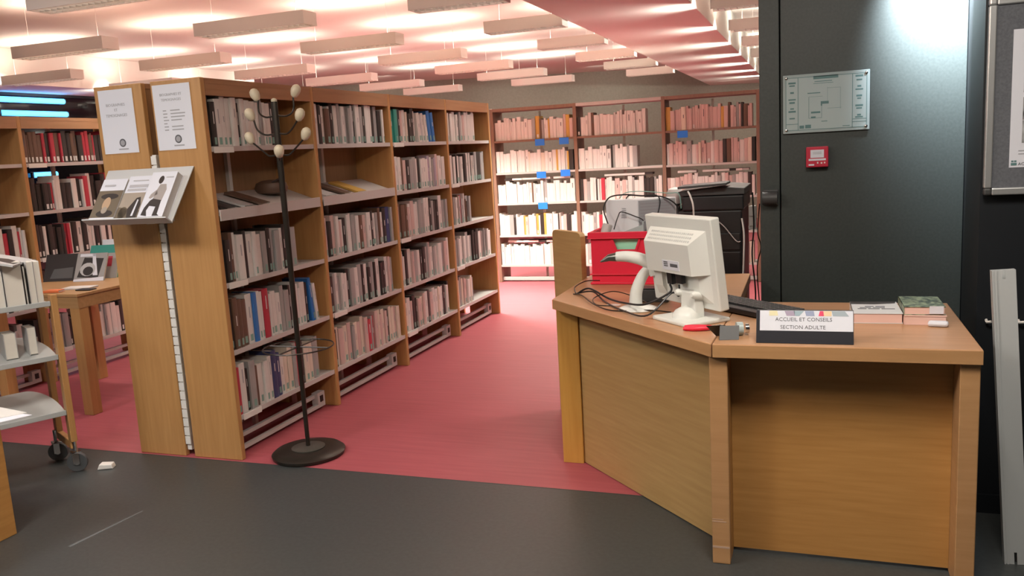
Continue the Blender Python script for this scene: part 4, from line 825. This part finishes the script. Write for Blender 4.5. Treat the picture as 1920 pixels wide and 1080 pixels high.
for (s, wv) in ((.02, .02), (.0, .27), (-TLn, .03), (-TLn, .27)):
    c0 = ce + cd * s + cn * wv
    cs = put('caster', MB().tube([c0 + Vector((0, 0, .085)), c0 + Vector((0, 0, .152))], .011, 10).obox(c0 + Vector((0, 0, .088)) , cd * .020, cn * .022, (0, 0, .006)), M['chrome'], t)
    wc_ = c0 + Vector((.015, -.01, .046))
    put('wheel', MB().lathe([(.030, -.012), (.044, -.012), (.046, -.006), (.046, .006), (.044, .012), (.030, .012)], wc_, 24, axis=Vector((.55, -.8, 0))), M['rubber'], cs, smooth=True)
    put('hub', MB().lathe([(.012, -.016), (.014, -.014), (.014, .014), (.012, .016)], wc_, 14, axis=Vector((.55, -.8, 0))), M['chrome'], cs, smooth=True)
    put('fork', MB().obox(wc_ + Vector((.55, -.8, 0)) * .019 + Vector((0, 0, .02)), Vector((.8, .55, 0)) * .014, (0, 0, .026), Vector((.55, -.8, 0)) * .002).obox(wc_ - Vector((.55, -.8, 0)) * .019 + Vector((0, 0, .02)), Vector((.8, .55, 0)) * .014, (0, 0, .026), Vector((.55, -.8, 0)) * .002), M['chrome'], cs)
# books standing on the trolley, fore edges out
fx = -cn
def trolley_book(s, th, h, d, c, label, pg=None, w0=.012, z=.825):
    mb = MB(); o = ce + cd * s + cn * w0 + Vector((0, 0, z + .0005))
    # boards on both sides, pages showing to the front
    mb.obox(cd * .001 + cn * d / 2 + Vector((0, 0, h / 2)), cd * .001, cn * d / 2, (0, 0, h / 2)).obox(cd * (th - .001) + cn * d / 2 + Vector((0, 0, h / 2)), cd * .001, cn * d / 2, (0, 0, h / 2)).obox(cd * th / 2 + cn * (d - .001) + Vector((0, 0, h / 2)), cd * (th / 2 - .002), cn * .001, (0, 0, h / 2))
    mb.obox(cd * th / 2 + cn * (d / 2) + Vector((0, 0, h / 2)), cd * (th / 2 - .002), cn * (d / 2 - .003), (0, 0, h / 2 - .003), 1)
    ob = put('book', mb, [BK[c][1], pg or M['pages']]); ob.location = o
    return tag(ob, label, 'book', 'books on the trolley')
PW = mat('white_pages', (.66, .63, .57), .8)
trolley_book(-.045, .024, .195, .13, 'w', 'white paperback on the trolley top, against its wooden end post', PW)
trolley_book(-.073, .026, .197, .13, 'w', 'white paperback on the trolley top, second from the wooden end post', PW)
trolley_book(-.092, .010, .18, .13, 'k', 'thin dark book on the trolley between two white ones', PW)
trolley_book(-.170, .074, .205, .14, 'w', 'very thick book with cream edges in the middle of the trolley top', PW)
trolley_book(-.225, .050, .17, .15, 's', 'grey wrapped book on the trolley beside the very thick one', PW)
trolley_book(-.262, .034, .19, .14, 's', 'light grey book on the trolley, second beyond the very thick one', PW)
trolley_book(-.315, .048, .20, .14, 'w', 'thick pale book near the cut edge of the trolley', PW)
trolley_book(-.370, .048, .19, .14, 'r', 'red-topped book at the far end of the trolley row', PW)
trolley_book(-.20, .05, .12, .10, 's', 'small pale box-like book on the middle trolley shelf', PW, .05, .582)
trolley_book(-.10, .035, .13, .10, 's', 'upright pale book on the middle trolley shelf near the end frame', PW, .06, .584)
o = flat_book('magazine', *(ce - cd * .16 + cn * .10 + Vector((0, 0, 1.036))), .55, .20, .26, .008, .25, BK['s'][1], M['paper'], 'glossy grey magazine lying across the trolley books', 'magazines on the trolley')
put('print', MB().prism([(-.02, -.05), (.09, -.09), (.095, -.01), (.03, .03), (0, .02)], (0, 0, .0082), (1, 0, 0), (0, 1, 0), (0, 0, .0004)), BK['k'][1], o, world=False)
tag(put('door_wedge', MB().prism([(0, 0), (.075, .0), (.068, .022), (.012, .026)], (-3.235, 2.945, .0005), (.9, .44, 0), (0, 0, 1), (-.02, .04, 0)), M['metal_w'], bevel=.004), 'small white wedge lying on the floor by the trolley wheel', 'wedge')
# ================================================================== LOWER LEFT: LOW DISPLAY UNIT
t = thing('low_cabinet', 'end of a low wooden cabinet at the edge of the entrance floor', 'cabinet', (-3.25, 1.9, 0))
put('side_panel', MB().box(-3.03, -3.0, 1.5, 2.31, .0, .455), M['desk_panel'], t, bevel=.003)
put('side_panel', MB().box(-3.6, -3.57, 1.5, 2.31, .0, .455), M['desk_panel'], t, bevel=.003)
put('back_panel', MB().box(-3.569, -3.031, 2.285, 2.308, .0, .455), M['desk_panel'], t)
put('top', MB().box(-3.6, -3.0, 1.5, 2.31, .4555, .470), M['desk_panel'], t, bevel=.003)
def fan(z, pts, m, nm, label):
    return tag(put(nm, MB().prism(pts, (0, 0, z), (1, 0, 0), (0, 1, 0), (0, 0, .0025)), m), label, 'brochure', 'brochures on the low cabinet')
fan(.4715, [(-3.20, 1.95), (-3.05, 2.10), (-2.915, 2.385), (-3.12, 2.40), (-3.32, 2.15)], M['paper'], 'brochure', 'lower white brochure overhanging the low cabinet corner')
fan(.4745, [(-3.26, 2.05), (-3.10, 2.18), (-2.96, 2.40), (-3.16, 2.44), (-3.36, 2.22)], M['metal_w'], 'brochure', 'upper grey-white brochure fanned on the low cabinet')
